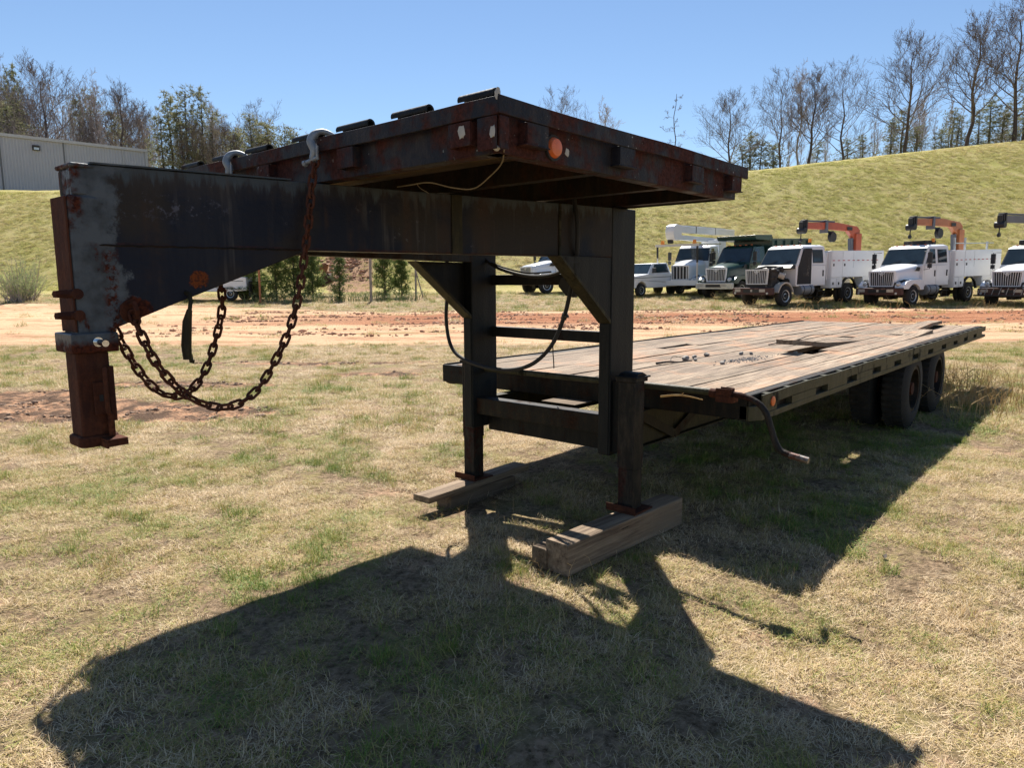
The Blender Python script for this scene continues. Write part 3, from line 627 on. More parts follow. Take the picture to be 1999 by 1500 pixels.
P('hanging_hook', 'yellowed', lambda m: (m.tube([(1.24, 2.738, 1.47), (1.243, 2.715, 1.465), (1.24, 2.70, 1.44), (1.235, 2.705, 1.40)], .008, 8), m.tube([(1.235, 2.705, 1.405), (1.23, 2.72, 1.36), (1.225, 2.73, 1.27), (1.226, 2.73, 1.215)], [.010, .017, .019, .016], 10), m.tube([(1.24, 2.735, 1.23), (1.245, 2.74, 1.205), (1.255, 2.735, 1.203)], .009, 8)), 0, smooth=True)
# landing jacks
def jack(xa, ya, zf, ztop, zsplit, near, mat):
    j = P('landing_jack', mat, lambda m: m.box(xa, xa + .11, ya, ya + .11, zsplit, ztop - .02), .005)
    P('jack_cap', mat, lambda m: (m.box(xa - .012, xa + .125, ya - .012, ya + .122, ztop - .02, ztop + .005),), .004, parent=j)
    P('inner_leg', mat, lambda m: m.box(xa + .005, xa + .105, ya + .005, ya + .105, zf + .012, zsplit), .004, parent=j)
    P('foot_plate', 'rust', lambda m: (m.box(xa - .045, xa + .155, ya - .045, ya + .155, zf, zf + .012), m.box(xa - .045, xa - .038, ya - .045, ya + .155, zf + .012, zf + .045)), .003, parent=j)
    return j
jn = jack(3.457, 2.090, .170, .955, .42, True, 'jack')
P('bracket', 'steel', lambda m: m.box(3.49, 3.55, 2.2005, 2.26, .50, .93), .002, parent=jn)
P('jack_head', 'steel', lambda m: (m.box(3.44, 3.60, 2.07, 2.215, .957, .968), m.prism([(3.45, .968), (3.58, .968), (3.53, .99), (3.48, .985)], 1, 2.08, 2.20)), .003, parent=jn)
jf = jack(3.560, 3.472, .095, .955, .40, False, 'jack')
cs = P('crank_shaft', 'olive', lambda m: m.cyl((3.60, 1.66, .905), (3.60, 3.46, .905), .0195), 0, smooth=True)
P('crank_joint', 'rust', lambda m: (m.box(3.565, 3.635, 1.555, 1.655, .86, .895), m.box(3.565, 3.572, 1.575, 1.655, .895, .935), m.box(3.628, 3.635, 1.575, 1.655, .895, .935), m.box(3.572, 3.628, 1.572, 1.580, .895, .935), m.cyl((3.60, 1.66, .90), (3.60, 1.70, .90), .026)), .006, parent=cs)
P('crank_handle', 'jack', lambda m: m.tube(catmull([(3.60, 1.575, .905), (3.60, 1.50, .898), (3.60, 1.43, .87), (3.60, 1.385, .82), (3.60, 1.355, .74), (3.60, 1.33, .675), (3.60, 1.30, .635), (3.60, 1.24, .618)]), .0165, 12), 0, smooth=True, parent=cs)
P('grip', 'worn_steel', lambda m: (m.cyl((3.60, 1.255, .620), (3.60, 1.16, .606), .0175), m.cyl((3.60, 1.21, .6135), (3.60, 1.205, .6128), .019)), 0, smooth=True, parent=cs)
# lower deck frame
LX0, LX1 = 3.93, 12.25
P('front_channel', 'under', lambda m: (m.box(LX0, LX0 + .008, YN + .055, YF - .02, .705, .846), m.box(LX0 + .008, LX0 + .055, YN + .055, YF - .02, .838, .846), m.box(LX0 + .008, LX0 + .05, YN + .055, YF - .02, .705, .713)), .003)
P('side_channel', 'under', lambda m: chan(m, YN, (LX0, LX1), .700, .850, 1, 0), .003)
P('rub_rail', 'olive', lambda m: wavy(m, (LX0 + .08, YN), (LX1, YN), 30, .010, .785, .850, (0, 1), .004, 5), .002)
P('side_channel', 'under', lambda m: chan(m, YF, (LX0, LX1), .700, .850, -1, 0), .003)
P('rub_rail', 'steel', lambda m: wavy(m, (LX0, YF), (LX1, YF), 24, .010, .785, .858, (0, -1), .004, 8), .002)
P('corner_end', 'steel', lambda m: (m.box(LX0 - .02, LX0 - .002, YF - .42, YF, .715, .855),), .012)
P('corner_block', 'olive', lambda m: (m.prism([(LX0, YN + .045), (LX0, YN + .10), (LX0 + .09, YN + .10), (LX0 + .09, YN + .002), (LX0 + .075, YN + .002)], 2, .701, .785)), .002)
xp = 4.08; k = 0; pk = None
mks = P('marker_lamp', 'amber', lambda m: m.lathe((4.17, YN - .0005, .795), (0, -1, 0), [(0, .03), (.006, .03), (.011, .02)], 24), 0, smooth=True)
for x in np.arange(4.505, 12.2, .70):
    P('stake_pocket', 'olive', lambda m: (m.box(x, min(x + .45, LX1), YN + .002, YN + .008, .737, .784), m.box(x, x + .006, YN + .0085, YN + .0445, .737, .784)), .001)
P('stake_pocket', 'olive', lambda m: m.box(4.025, 4.25, YN + .003, YN + .008, .737, .784), .001)
P('lower_lip', 'olive', lambda m: wavy(m, (LX0 + .08, YN + .001), (LX1, YN + .001), 30, .043, .699, .735, (0, 1), .002, 11), .002)
for x in np.arange(4.10, 12.3, .35):
    P('spacer', 'olive', lambda m: m.box(x, x + .06, YN + .0105, YN + .045, .80, .8475), .001)
P('rear_rail', 'olive', lambda m: (m.box(LX1 - .06, LX1, YN + .06, YF - .06, .70, .848),), .003)
# main rails (deeper in the middle) and cross members
for y in (2.263, 3.40):
    P('main_rail', 'yellowed', lambda m: (m.prism([(3.716, .47), (11.9, .47), (11.9, .695), (3.716, .695)], 1, y + .03, y + .038), m.box(3.72, 11.9, y, y + .075, .462, .470), m.box(3.72, 11.9, y, y + .075, .690, .698)), .002)
for x in np.arange(4.3, 12.2, .6):
    P('cross_member', 'under', lambda m: (m.box(x, x + .006, YN + .06, YF - .06, .70, .80), m.box(x + .006, x + .05, YN + .06, YF - .06, .70, .706)), .001)
P('diagonal_brace', 'under', lambda m: (m.bar((3.80, 2.255, .68), (4.25, 2.255, .49), .008, .06), m.bar((4.25, 2.254, .49), (4.75, 2.254, .69), .008, .06)), .001)
P('side_brace', 'yellowed', lambda m: m.prism([(3.74, .49), (4.7, .49), (4.5, .69), (3.74, .69)], 1, 2.275, 2.280), .001)
# deck planks
LBL = {}
pw, gp = .177, .008; y0 = YN + .106
rows = 13
pmesh = {}
def plank(x0, x1, ya, wd, dz=0., lift=None, label=None):
    m = MB(); n = max(2, int((x1 - x0) / .7)); vs = []; fs = []; rn = random.Random(int(x0 * 100 + ya * 1000))
    th = .04; ph = rn.uniform(0, 6)
    for i in range(n + 1):
        x = x0 + (x1 - x0) * i / n; z = .852 + dz + .0025 * math.sin(i * 1.3 + ph)
        if lift: z += lift(x)
        e0, e1 = rn.uniform(0, .003), rn.uniform(0, .003)
        if i in (0, n): x += rn.uniform(-.01, .01)
        cup = rn.uniform(-.002, .003)
        for yy, zz in ((ya + e0, z - th), (ya + e0, z + cup), (ya + wd / 2, z - cup), (ya + wd - e1, z + cup), (ya + wd - e1, z - th)): vs.append((x + (yy - ya) * .0, yy, zz))
    for i in range(n):
        for q in range(5): fs.append((i * 5 + q, i * 5 + (q + 1) % 5, i * 5 + 5 + (q + 1) % 5, i * 5 + 5 + q))
    fs += [(4, 3, 2, 1, 0), tuple(5 * n + q for q in range(5))]
    m.add(vs, fs); o = m.build('plank', 'plank', TR)
    if label: o['label'] = label
rn = random.Random(3)
lo, hi = LX0 + .058, LX1 - .062
for i in range(rows):
    ya = y0 + i * (pw + gp); dz = rn.uniform(-.003, .004)
    if i == 9: plank(lo, 6.19, ya, pw, dz); plank(6.19, 6.82, ya, .07, dz); plank(6.82, hi, ya, pw, dz)
    elif i == 3:
        plank(lo, 6.60, ya, pw, dz)
        plank(6.38, 8.30, ya + .02, pw - .03, .004, lambda x: .125 * max(0, (8.30 - x) / 1.92) ** 1.6, 'broken plank with its front end curled up'); plank(8.31, hi, ya, pw, dz)
    elif i == 2: plank(lo, 6.55, ya, pw, dz); plank(6.55, 7.0, ya, .08, dz); plank(7.0, 9.6, ya, pw, dz); plank(9.62, 11.75, ya - .01, pw, .01, lambda x: .07 * math.sin(max(0, min(1, (x - 9.62) / 1.6)) * 1.57), 'warped plank lifted at its rear end')
    elif i == 4: plank(lo, 8.82, ya, pw, dz); plank(9.02, hi, ya, pw, dz)
    elif i == 1: plank(lo, 8.6, ya, pw, dz); plank(8.61, 10.2, ya, pw, .002, lambda x: .04 * max(0, (x - 8.61) / 1.6) ** 2, 'plank with a raised rear end'); plank(10.25, hi, ya, pw, dz)
    else:
        j = rn.uniform(5.6, 10.5)
        if i % 3 == 0: plank(lo, hi, ya, pw, dz)
        else: plank(lo, j, ya, pw, dz); plank(j + .006, hi, ya, pw, dz + rn.uniform(-.002, .003))
# wheels
def wheel_set(xc, yo, rad=.41, wd=.24, dual=True):
    for y in ((yo, yo + .30) if dual else (yo,)):
        t = MB(); t.lathe((xc, y + wd, rad), (0, -1, 0), [(.0, rad * .62), (.0, rad * .80), (.03, rad * .96), (.05, rad * .99), (wd / 2, rad), (wd - .05, rad * .99), (wd - .03, rad * .96), (wd, rad * .80), (wd, rad * .60), (wd - .02, rad * .56), (wd - .12, rad * .54)], 48)
        wo = t.build('tyre', 'tyre', TR, smooth=True)
        tm = MB()
        for a in range(40):
            an = 2 * math.pi * a / 40; ca, sa = math.cos(an), math.sin(an)
            for s_, off in ((0, 0.), (1, .07)):
                an2 = an + off; c2, s2 = math.cos(an2), math.sin(an2)
                tm.bar((xc + c2 * rad * 1.002, y + (.03 if s_ else wd / 2 + .01), rad + s2 * rad * 1.002), (xc + c2 * rad * 1.002, y + (wd / 2 - .01 if s_ else wd - .03), rad + s2 * rad * 1.002), .035, .010, (c2, 0, s2))
        o_ = tm.build('tread_block', 'tyre', wo, kind='stuff')
        rm = MB(); rm.lathe((xc, y + .15, rad), (0, -1, 0), [(0, rad * .10), (0, rad * .3), (.02, rad * .50), (.125, rad * .53), (.135, rad * .57), (.14, rad * .57), (.142, rad * .50), (.04, rad * .46), (.03, rad * .30), (.03, rad * .28)], 40)
        rm.build('rim', 'under', wo, smooth=True)
        hb = MB(); hb.cyl((xc, y + .13, rad), (xc, y + .02, rad), .075, .065, 20)
        for a in range(8): an = a * .785; hb.cyl((xc + .12 * math.cos(an), y + .13, rad + .12 * math.sin(an)), (xc + .12 * math.cos(an), y + .095, rad + .12 * math.sin(an)), .012, .012, 6)
        hb.build('hub', 'rust', wo, smooth=True)
for xc in (8.10, 9.28):
    wheel_set(xc, 1.60); wheel_set(xc, 3.60)
    P('axle', 'steel', lambda m: m.cyl((xc, 1.75, .41), (xc, 3.98, .41), .06), 0, smooth=True)
    P('leaf_spring', 'under', lambda m: [m.bar((xc - .5, y, .52), (xc, y, .46), .07, .03) and m.bar((xc, y, .46), (xc + .5, y, .52), .07, .03) for y in (2.30, 3.44)], .001)
P('hanger', 'steel', lambda m: [m.box(x, x + .06, y, y + .06, .36, .47) for x in (7.45, 8.69, 9.85) for y in (2.27, 3.41)], .002)
P('tool_tray', 'steel', lambda m: m.box(5.6, 6.6, 2.42, 3.3, .36, .62), .01)

# safety chains
lk = MB()
def link_mesh():
    pts = []; R0, half = .0135, .0155
    for t in range(7): an = -math.pi / 2 + math.pi * t / 6; pts.append((half + R0 * math.cos(an), R0 * math.sin(an), 0))
    for t in range(7): an = math.pi / 2 + math.pi * t / 6; pts.append((-half + R0 * math.cos(an), R0 * math.sin(an), 0))
    m = MB(); n = 7; L_ = len(pts); vs = []; fs = []
    for i, p in enumerate(pts):
        a, b = Vector(pts[i - 1]), Vector(pts[(i + 1) % L_]); t = (b - a).normalized(); s_ = Vector((0, 0, 1)).cross(t)
        for k in range(n): an = 2 * math.pi * k / n; vs.append(Vector(p) + (s_ * math.cos(an) + Vector((0, 0, 1)) * math.sin(an)) * .0058)
    for i in range(L_):
        for k in range(n): fs.append((i * n + k, ((i + 1) % L_) * n + k, ((i + 1) % L_) * n + (k + 1) % n, i * n + (k + 1) % n))
    m.add(vs, fs); return m.mesh('chain_link', 'chain', smooth=True)
LM = link_mesh()
def chain(pts, label, shpts):
    o = root('safety_chain', pts[0], label, 'chain', 'safety chains looped under the gooseneck'); cv = catmull(pts, 14); pitch = .0415
    acc = 0; want = 0; i = 0; k = 0; res = []
    for a, b in zip(cv[:-1], cv[1:]):
        sg = (b - a).length
        while want <= acc + sg: res.append(a + (b - a) * ((want - acc) / sg)); want += pitch
        acc += sg
    rn = random.Random(5)
    for k in range(len(res)):
        t = (res[min(k + 1, len(res) - 1)] - res[max(k - 1, 0)]).normalized(); c = bpy.data.objects.new('chain_link', LM); S.collection.objects.link(c); c.parent = o
        c.location = res[k] - ORG[o.name]; q = Matrix.Identity(3); side = t.cross(Vector((0, 1, .2))).normalized(); up = t.cross(side)
        an = R_(50 + 90 * (k % 2) + rn.uniform(-14, 14)); y_ = side * math.cos(an) + up * math.sin(an); z_ = t.cross(y_)
        c.rotation_euler = Matrix((t, y_, z_)).transposed().to_euler()
    P('shackle', 'galv', lambda m: m.tube(catmull(shpts, 6), [.012 + .006 * math.sin(math.pi * min(1, j / 22)) for j in range(len(shpts) * 6 - 5)], 12), 0, smooth=True, parent=o)
    return o
def shp(y, X=UX0): return [(X - .028, y + .012, 2.005), (X - .022, y + .004, 2.04), (X - .026, y + .018, 2.075), (X - .012, y + .012, 2.105), (X + .018, y, 2.118), (X + .05, y - .014, 2.108), (X + .066, y - .02, 2.09)]
c1 = chain([(1.725, 2.560, 2.00), (1.705, 2.566, 1.90), (1.698, 2.572, 1.822), (1.665, 2.579, 1.614), (1.62, 2.589, 1.406), (1.554, 2.603, 1.242), (1.444, 2.627, 1.075), (1.326, 2.653, 1.023), (1.2, 2.681, 1.076), (1.104, 2.702, 1.202), (1.058, 2.730, 1.335), (1.052, 2.755, 1.39)],
      'rusty chain nearer the camera, running from the front rail to the side of the neck', shp(2.562))
c2 = chain([(1.722, 3.262, 2.0), (1.66, 3.20, 1.80), (1.53, 3.03, 1.56), (1.49, 2.95, 1.42), (1.46, 2.95, 1.295), (1.394, 2.95, 1.135), (1.311, 2.95, 1.051), (1.218, 2.95, 1.058), (1.144, 2.95, 1.139), (1.093, 2.95, 1.235), (1.059, 2.95, 1.317), (1.03, 2.93, 1.37)],
      'rusty safety chain farther from the camera, hanging behind the coupler', shp(3.262))
for c_, y in ((c1, 2.562), (c2, 3.262)):
    P('clevis_pin', 'galv', lambda m: (m.cyl((1.712, y + .05, 1.993), (1.722, y - .02, 2.008), .009), m.cyl((1.709, y + .058, 1.990), (1.712, y + .045, 1.993), .0135, .0135, 8), m.tube([(1.722, y - .018, 2.00), (1.72, y - .022, 2.03), (1.722, y - .02, 2.055)], .006, 8)), 0, smooth=True, parent=c_)
P('chain_eye', 'rust', lambda m: (m.lathe((1.055, 2.779, 1.405), (0.2, -1, 0), [(0, .045), (.004, .043)], 20), m.tube([(1.05, 2.77, 1.43), (1.05, 2.735, 1.435), (1.052, 2.722, 1.41), (1.056, 2.735, 1.385), (1.058, 2.768, 1.385)], .009, 8)), 0, smooth=True)

# ------------------------------------------------------------------ timbers under the jacks
def timber(name, label, c, L, wd, ht, rz, z0, group=None, mat='timber', notch=0.):
    m = MB(); n = 6; vs = []; fs = []; rn = random.Random(int(L * 1000))
    for i in range(n + 1):
        x = -L / 2 + L * i / n; j = rn.uniform(-.003, .003)
        for yy, zz in ((-wd / 2, 0), (-wd / 2, ht - .006), (-wd / 2 + .008, ht), (wd / 2 - .008, ht), (wd / 2, ht - .006), (wd / 2, 0)): vs.append((x, yy + j, zz + (rn.uniform(-.002, .002) if zz else 0)))
    for i in range(n):
        for q in range(6): fs.append((i * 6 + q, i * 6 + (q + 1) % 6, i * 6 + 6 + (q + 1) % 6, i * 6 + 6 + q))
    fs += [tuple(range(5, -1, -1)), tuple(6 * n + q for q in range(6))]
    m.add(vs, fs); o = m.build(name, mat, None, bevel=.003, center=False)
    o.location = (c[0], c[1], z0); o.rotation_euler = (0, 0, rz); return tag(o, label, 'timber', group)
timber('timber_block', 'thick square timber under the foot of the near landing jack', (3.36, 2.112, 0), 1.12, .15, .172, R_(-3), 0 - .002)
timber('timber_block', 'small brown block beside the near end of the thick jack timber', (2.90, 2.245, 0), .22, .10, .115, R_(-3), 0, mat='timber')
timber('timber_block', 'short dark block lying under the far jack, below the plank', (3.62, 3.50, 0), .66, .15, .112, R_(-2), -.063)
timber('timber_plank', 'flat plank sandwiched between the far jack foot and its block', (3.60, 3.50, 0), 1.10, .15, .044, R_(3), .050)

# ------------------------------------------------------------------ debris on the deck
def thing(name, mat, fn, label, cat, group=None, smooth=True, kind=None):
    m = MB(); fn(m); o = m.build(name, mat, None, smooth=smooth); return tag(o, label, cat, group, kind)
for i, (x, y, r0, lab) in enumerate(((5.40, 2.78, .030, 'pale rounded stone at the end of the twig on the deck'), (5.42, 2.70, .018, 'small pale stone in front of the biggest stone on the deck'), (5.60, 2.80, .022, 'dark stone just behind the pale stones on the deck'),
        (5.83, 2.80, .026, 'grey upright stone behind the twig on the deck'), (6.15, 2.62, .022, 'grey stone left of the gravel patch on the deck'), (6.2, 2.55, .018, 'flat grey stone next to the stone above the gravel patch'), (5.32, 2.42, .020, 'dark stone lying in front of the gravel patch'),
        (6.55, 2.28, .018, 'stone lying alone toward the broken plank'), (5.55, 2.45, .014, 'little stone left of the gravel patch'))):
    thing('stone', 'stone', lambda m: m.rock((x, y, .852 + r0 * .6), r0 * 1.25, r0, r0 * .8, i), lab, 'stone', 'stones lying on the deck')
def gravel(m):
    rn = random.Random(2)
    for i in range(230): x = rn.gauss(5.75, .20); y = 2.40 + (x - 5.75) * -.05 + rn.gauss(0, .045); r0 = rn.uniform(.0025, .006); m.rock((x, y, .855 + r0 * .5), r0, r0, r0 * .8, i)
thing('gravel', 'gravelstone', gravel, 'patch of fine bluish gravel spilled on the deck', 'gravel', kind='stuff', smooth=False)
def twig(pts, r0): return lambda m: m.tube(catmull(pts, 4), [r0 * (1 - .5 * j / (len(pts) * 4 - 4)) for j in range(len(pts) * 4 - 3)], 6)
thing('twig', 'twig', lambda m: (twig([(4.98, 2.82, .862), (5.08, 2.76, .87), (5.15, 2.72, .864), (5.28, 2.66, .868)], .010)(m), twig([(5.10, 2.76, .868), (5.22, 2.80, .90), (5.38, 2.76, .87)], .004)(m)), 'thin brown twig lying on the deck near the front edge', 'twig')
thing('twig', 'twig', lambda m: (twig([(7.2, 2.78, .862), (7.6, 2.76, .87), (8.1, 2.72, .864)], .006)(m), twig([(7.5, 2.60, .90), (7.9, 2.58, .93), (8.5, 2.55, .90)], .006)(m)), 'long dry twig lying behind the curled plank', 'twig')
thing('stick', 'weed', lambda m: (twig([(3.70, 2.06, .83), (3.72, 1.97, .845), (3.74, 1.90, .842), (3.76, 1.82, .828)], .007)(m), twig([(3.73, 1.94, .845), (3.735, 1.93, .862)], .004)(m)), 'pale bent stick poking out behind the near jack', 'stick')

# ------------------------------------------------------------------ soil clods
def clods():
    g_ = np.random.default_rng(8); n = 9000; l = g_.uniform(-9.5, .5, n); d = g_.uniform(6.8, 14.5, n); x = l * RH[0] + d * FH[0]; y = l * RH[1] + d * FH[1]; dm, rd = dirt_masks(x, y, l, d)
    k = (dm > .30) & (vnoise(x * 2.2, y * 2.2, 5) + .15 * g_.random(n) > .55) & (np.abs(l / d) < .85); x, y, d = x[k][:1500], y[k][:1500], d[k]; m = MB(); z = ground_z(x, y)
    for i in range(len(x)): r0 = .007 + .026 * g_.random() ** 3; m.rock((x[i], y[i], z[i] + r0 * .2), r0 * 1.3, r0, r0 * .7, i)
    o = m.build('soil_clods', 'soil', None); tag(o, 'dark clods of churned soil in the ruts left of the coupler', 'soil', kind='stuff')
    n = 26000; l = g_.uniform(-12, 26, n); d = g_.uniform(20, 34, n); x = l * RH[0] + d * FH[0]; y = l * RH[1] + d * FH[1]; k = (vnoise(l * .5, d * 2.2, 6) + .1 * g_.random(n) > .66); x, y, l, d = x[k][:5000], y[k][:5000], l[k], d[k]; m = MB(); z = ground_z(x, y)
    for i in range(len(x)): r0 = .02 + .05 * g_.random() ** 3; m.rock((x[i], y[i], z[i] + r0 * .2), r0 * 1.3, r0, r0 * .8, i)
    for i in range(500):
        d1 = g_.uniform(51, 60); x1, y1 = W((-.226 + g_.normal(0, .022)) * d1, d1); r0 = .05 + .16 * g_.random() ** 3; m.rock((x1, y1, float(ground_z(np.array([x1]), np.array([y1]))[0]) + r0 * .2), r0 * 1.3, r0, r0 * .8, i)
    o = m.build('soil_clods', 'clayclod', None); tag(o, 'lumps of red clay scattered along the dirt track', 'soil', kind='stuff')
M['soil'] = flat_mat('soil', (.30, .20, .135), .95, 0, .4, 12, world=True); M['clayclod'] = flat_mat('clay', (.46, .25, .15), .95, 0, .4, 3, world=True)
clods()
# ------------------------------------------------------------------ dead leaves and weeds
def gz(x, y): return float(ground_z(np.array([x]), np.array([y]))[0])
def leafy(m, x, y, z, sz, seed):
    rn = random.Random(seed); a = rn.uniform(0, 6.28); vs = []
    for i in range(7):
        t = i / 6 * 2 * math.pi; rr = sz * (1 + .25 * math.sin(3 * t)); vs.append((x + rr * math.cos(t + a), y + rr * .6 * math.sin(t + a), z + .02 + .012 * math.sin(2 * t)))
    m.add(vs, [tuple(range(7))])
for (x, y, lab) in ((*W(2.05, 3.73), 'curled brown dead leaf on the sunlit grass right of the trailer shadow'), (*W(-.11, 2.1), 'dry brown leaf lying in the shadow at the bottom of the picture')):
    thing('dead_leaf', 'twig', lambda m: leafy(m, x, y, gz(x, y), .022, int(x * 100)), lab, 'leaf', smooth=False)
def weeds(name, label, spots, h, n, mat='weed', spread=.4, rad=.0022):
    m = MB(); rn = random.Random(len(label))
    for (x0, y0_) in spots:
        for i in range(n):
            x = x0 + rn.gauss(0, spread * .5); y = y0_ + rn.gauss(0, spread * .5); z = gz(x, y); a = rn.uniform(0, 6.28); L = h * rn.uniform(.4, 1.1); ln = rn.uniform(.1, .7)
            pts = [(x, y, z - .01), (x + .3 * ln * L * math.cos(a), y + .3 * ln * L * math.sin(a), z + L * .5), (x + ln * L * math.cos(a), y + ln * L * math.sin(a), z + L * (1 - .4 * ln))]
            m.tube(pts, [rad, rad * .8, rad * .4], 3, False)
            if rn.random() < .5:
                for q in range(3): b = Vector(pts[1]) + (Vector(pts[2]) - Vector(pts[1])) * rn.random(); a2 = rn.uniform(0, 6.28); m.tube([b, b + Vector((math.cos(a2), math.sin(a2), .6)) * L * .18], [rad * .6, rad * .4], 3, False)
    o = m.build(name, mat, None); return tag(o, label, 'weeds', kind='stuff')
weeds('dry_weeds', 'tall dry tan weeds growing behind the rear wheels of the trailer', [(9.7, 1.45), (10.1, 1.4), (10.6, 1.6), (11.2, 1.5), (9.2, 1.35), (11.6, 2.0), (12.4, 1.6), (12.6, 2.2), (10.4, 1.1), (9.9, 1.2)], .48, 34, spread=.55, rad=.0032)
weeds('dry_weeds', 'sparse tall grass seed stalks around the jack timbers', [(3.0, 2.5), (2.9, 3.2), (2.5, 1.9), (3.1, 2.9)], .16, 12, spread=.5, rad=.0014)
weeds('dry_weeds', 'dry grass stalks standing in front of the parked trucks', [W(10 + i * 1.3, 33.6 + (i % 3) * .8) for i in range(12)] + [W(12 + i * 1.2, 38.5) for i in range(8)], .5, 12, spread=1.2, rad=.010)
# ==PART2==
# ------------------------------------------------------------------ TRUCKS (local frame: +x forward, +y the truck's left, origin under the front axle)
def Q(parent, name, mat, fn, bevel=0., smooth=False, **k):
    m_ = MB(); fn(m_); return m_.build(name, mat, parent, bevel=bevel, smooth=smooth, **k)
def hoodshape(m, x0, x1, w0, w1, zb, z0, z1, n=7):
    # rounded box section lofted from the front (x0) back to the cowl (x1)
    vs = []; fs = []; xs = [(0, .86, -.10), (.04, .96, -.02), (.12, 1, 0), (.55, 1, 0), (1, 1, 0)]
    sec = [(-1, 0), (-1, .72), (-.93, .90), (-.78, .985), (-.35, 1.03), (0, 1.04), (.35, 1.03), (.78, .985), (.93, .90), (1, .72), (1, 0)]
    for t, k, dz in xs:
        x = x0 + (x1 - x0) * t; wd = (w0 + (w1 - w0) * t) * k; zt = z0 + (z1 - z0) * t + dz
        for a, b in sec: vs.append((x, a * wd, zb + (zt - zb) * b))
    q = len(sec)
    for i in range(len(xs) - 1):
        for k in range(q - 1): fs.append((i * q + k, i * q + k + 1, i * q + q + k + 1, i * q + q + k))
        fs.append((i * q + q - 1, i * q, i * q + q, i * q + q + q - 1))
    fs += [tuple(range(q - 1, -1, -1)), tuple((len(xs) - 1) * q + k for k in range(q))]
    m.add(vs, fs)
def fender(m, y0, y1, xc=0., r=.60, zc=.5, x0=-.80, x1=.86, zt=1.30):
    pts = [(x1, .88), (x1, 1.06), (x1 - .22, zt - .06), (x1 - .5, zt), (x0 + .3, zt + .02), (x0, zt - .08), (x0, .80)]
    arc = [(xc + r * math.cos(a), zc + r * math.sin(a)) for a in np.linspace(math.radians(150), math.radians(38), 10)]
    m.prism(pts + [(x0 + .02, .80)] + arc, 1, y0, y1)
def wheel(parent, x, y, rad=.5, wd=.28, side=1, rimmat='lamp', dual=False):
    tb = MB(); s_ = side; prof = [(0, rad * .55), (0, rad * .80), (.03, rad * .95), (.07, rad), (wd - .07, rad), (wd - .03, rad * .95), (wd, rad * .80), (wd, rad * .58), (wd - .04, rad * .55)]
    tb.lathe((x, y - s_ * wd, rad), (0, s_, 0), prof, 28); t = tb.build('tyre', 'tyre', parent, smooth=True)
    rm = MB(); rm.lathe((x, y - s_ * .14, rad), (0, s_, 0), [(0, rad * .2), (0, rad * .55), (.10, rad * .56), (.125, rad * .56), (.12, rad * .50), (.05, rad * .42), (.06, rad * .28), (.10, rad * .24), (.11, rad * .1)], 24)
    rm.build('rim', rimmat, t, smooth=True)
    hb = MB(); hb.cyl((x, y - s_ * .06, rad), (x, y + s_ * .02, rad), rad * .19, rad * .16, 12)
    for a in range(10): an = a * .628; c = (x + rad * .32 * math.cos(an), 0, rad + rad * .32 * math.sin(an)); hb.cyl((c[0], y - s_ * .09, c[2]), (c[0], y - s_ * .03, c[2]), .028, .028, 6)
    hb.build('hub', 'blackp', t, smooth=True)
def cab_mesh(m, L, w=1.10, z0=.95, zb=1.98, zt=2.98, x0=-.78, rake=.52):
    # lower body + greenhouse with tapered sides
    m.prism([(x0, z0 + .1), (x0 - .05, z0), (x0 - L, z0), (x0 - L, zb), (x0, zb)], 1, -w, w)
    wt = w - .10; xs0, xs1 = x0 - rake, x0 - L + .04
    vs = [(x0, -w, zb), (x0, w, zb), (x0 - L, w, zb), (x0 - L, -w, zb), (xs0, -wt, zt - .12), (xs0, wt, zt - .12), (xs1, wt, zt - .08), (xs1, -wt, zt - .08),
          (xs0 - .25, -wt + .12, zt), (xs0 - .25, wt - .12, zt), (xs1 + .2, wt - .12, zt), (xs1 + .2, -wt + .12, zt)]
    m.add(vs, [(0, 1, 5, 4), (1, 2, 6, 5), (2, 3, 7, 6), (3, 0, 4, 7), (4, 5, 9, 8), (5, 6, 10, 9), (6, 7, 11, 10), (7, 4, 8, 11), (8, 9, 10, 11)])
def sidequad(m, s_, xa, xb, za, zb_, w=1.10, z0=1.98, z1=2.86, ta=0., off=.004, th=.012, slant=0.):
    # a panel lying on the tapered cab side between two heights; slant shifts the upper front corner back
    def y(z): return s_ * (w - .10 * max(0, (z - z0) / (z1 - z0)) + off)
    vs = [];
    for o in (0, th):
        for x, z in ((xa, za), (xb, za), (xb, zb_), (xa - slant, zb_)): vs.append((x, y(z) + s_ * o, z))
    m.add(vs, [(0, 1, 2, 3), (7, 6, 5, 4), (0, 4, 5, 1), (1, 5, 6, 2), (2, 6, 7, 3), (3, 7, 4, 0)])
def windshield(m, x0=-.78, rake=.52, w=1.10, zb=1.98, zt=2.86, ins=.06, off=.006):
    nx, nz = (zt - zb), rake; ln = math.hypot(nx, nz); nx, nz = nx / ln, nz / ln
    def pt(t, k, o): return (x0 - rake * t + nx * o, k * (w - .10 * t - ins * 1.2), zb + (zt - zb) * t + nz * o)
    vs = [pt(t, k, o) for o in (off, off + .01) for t, k in ((.06, -1), (.06, 1), (.93, 1), (.93, -1))]
    m.add(vs, [(0, 1, 2, 3), (7, 6, 5, 4), (0, 4, 5, 1), (1, 5, 6, 2), (2, 6, 7, 3), (3, 7, 4, 0)])
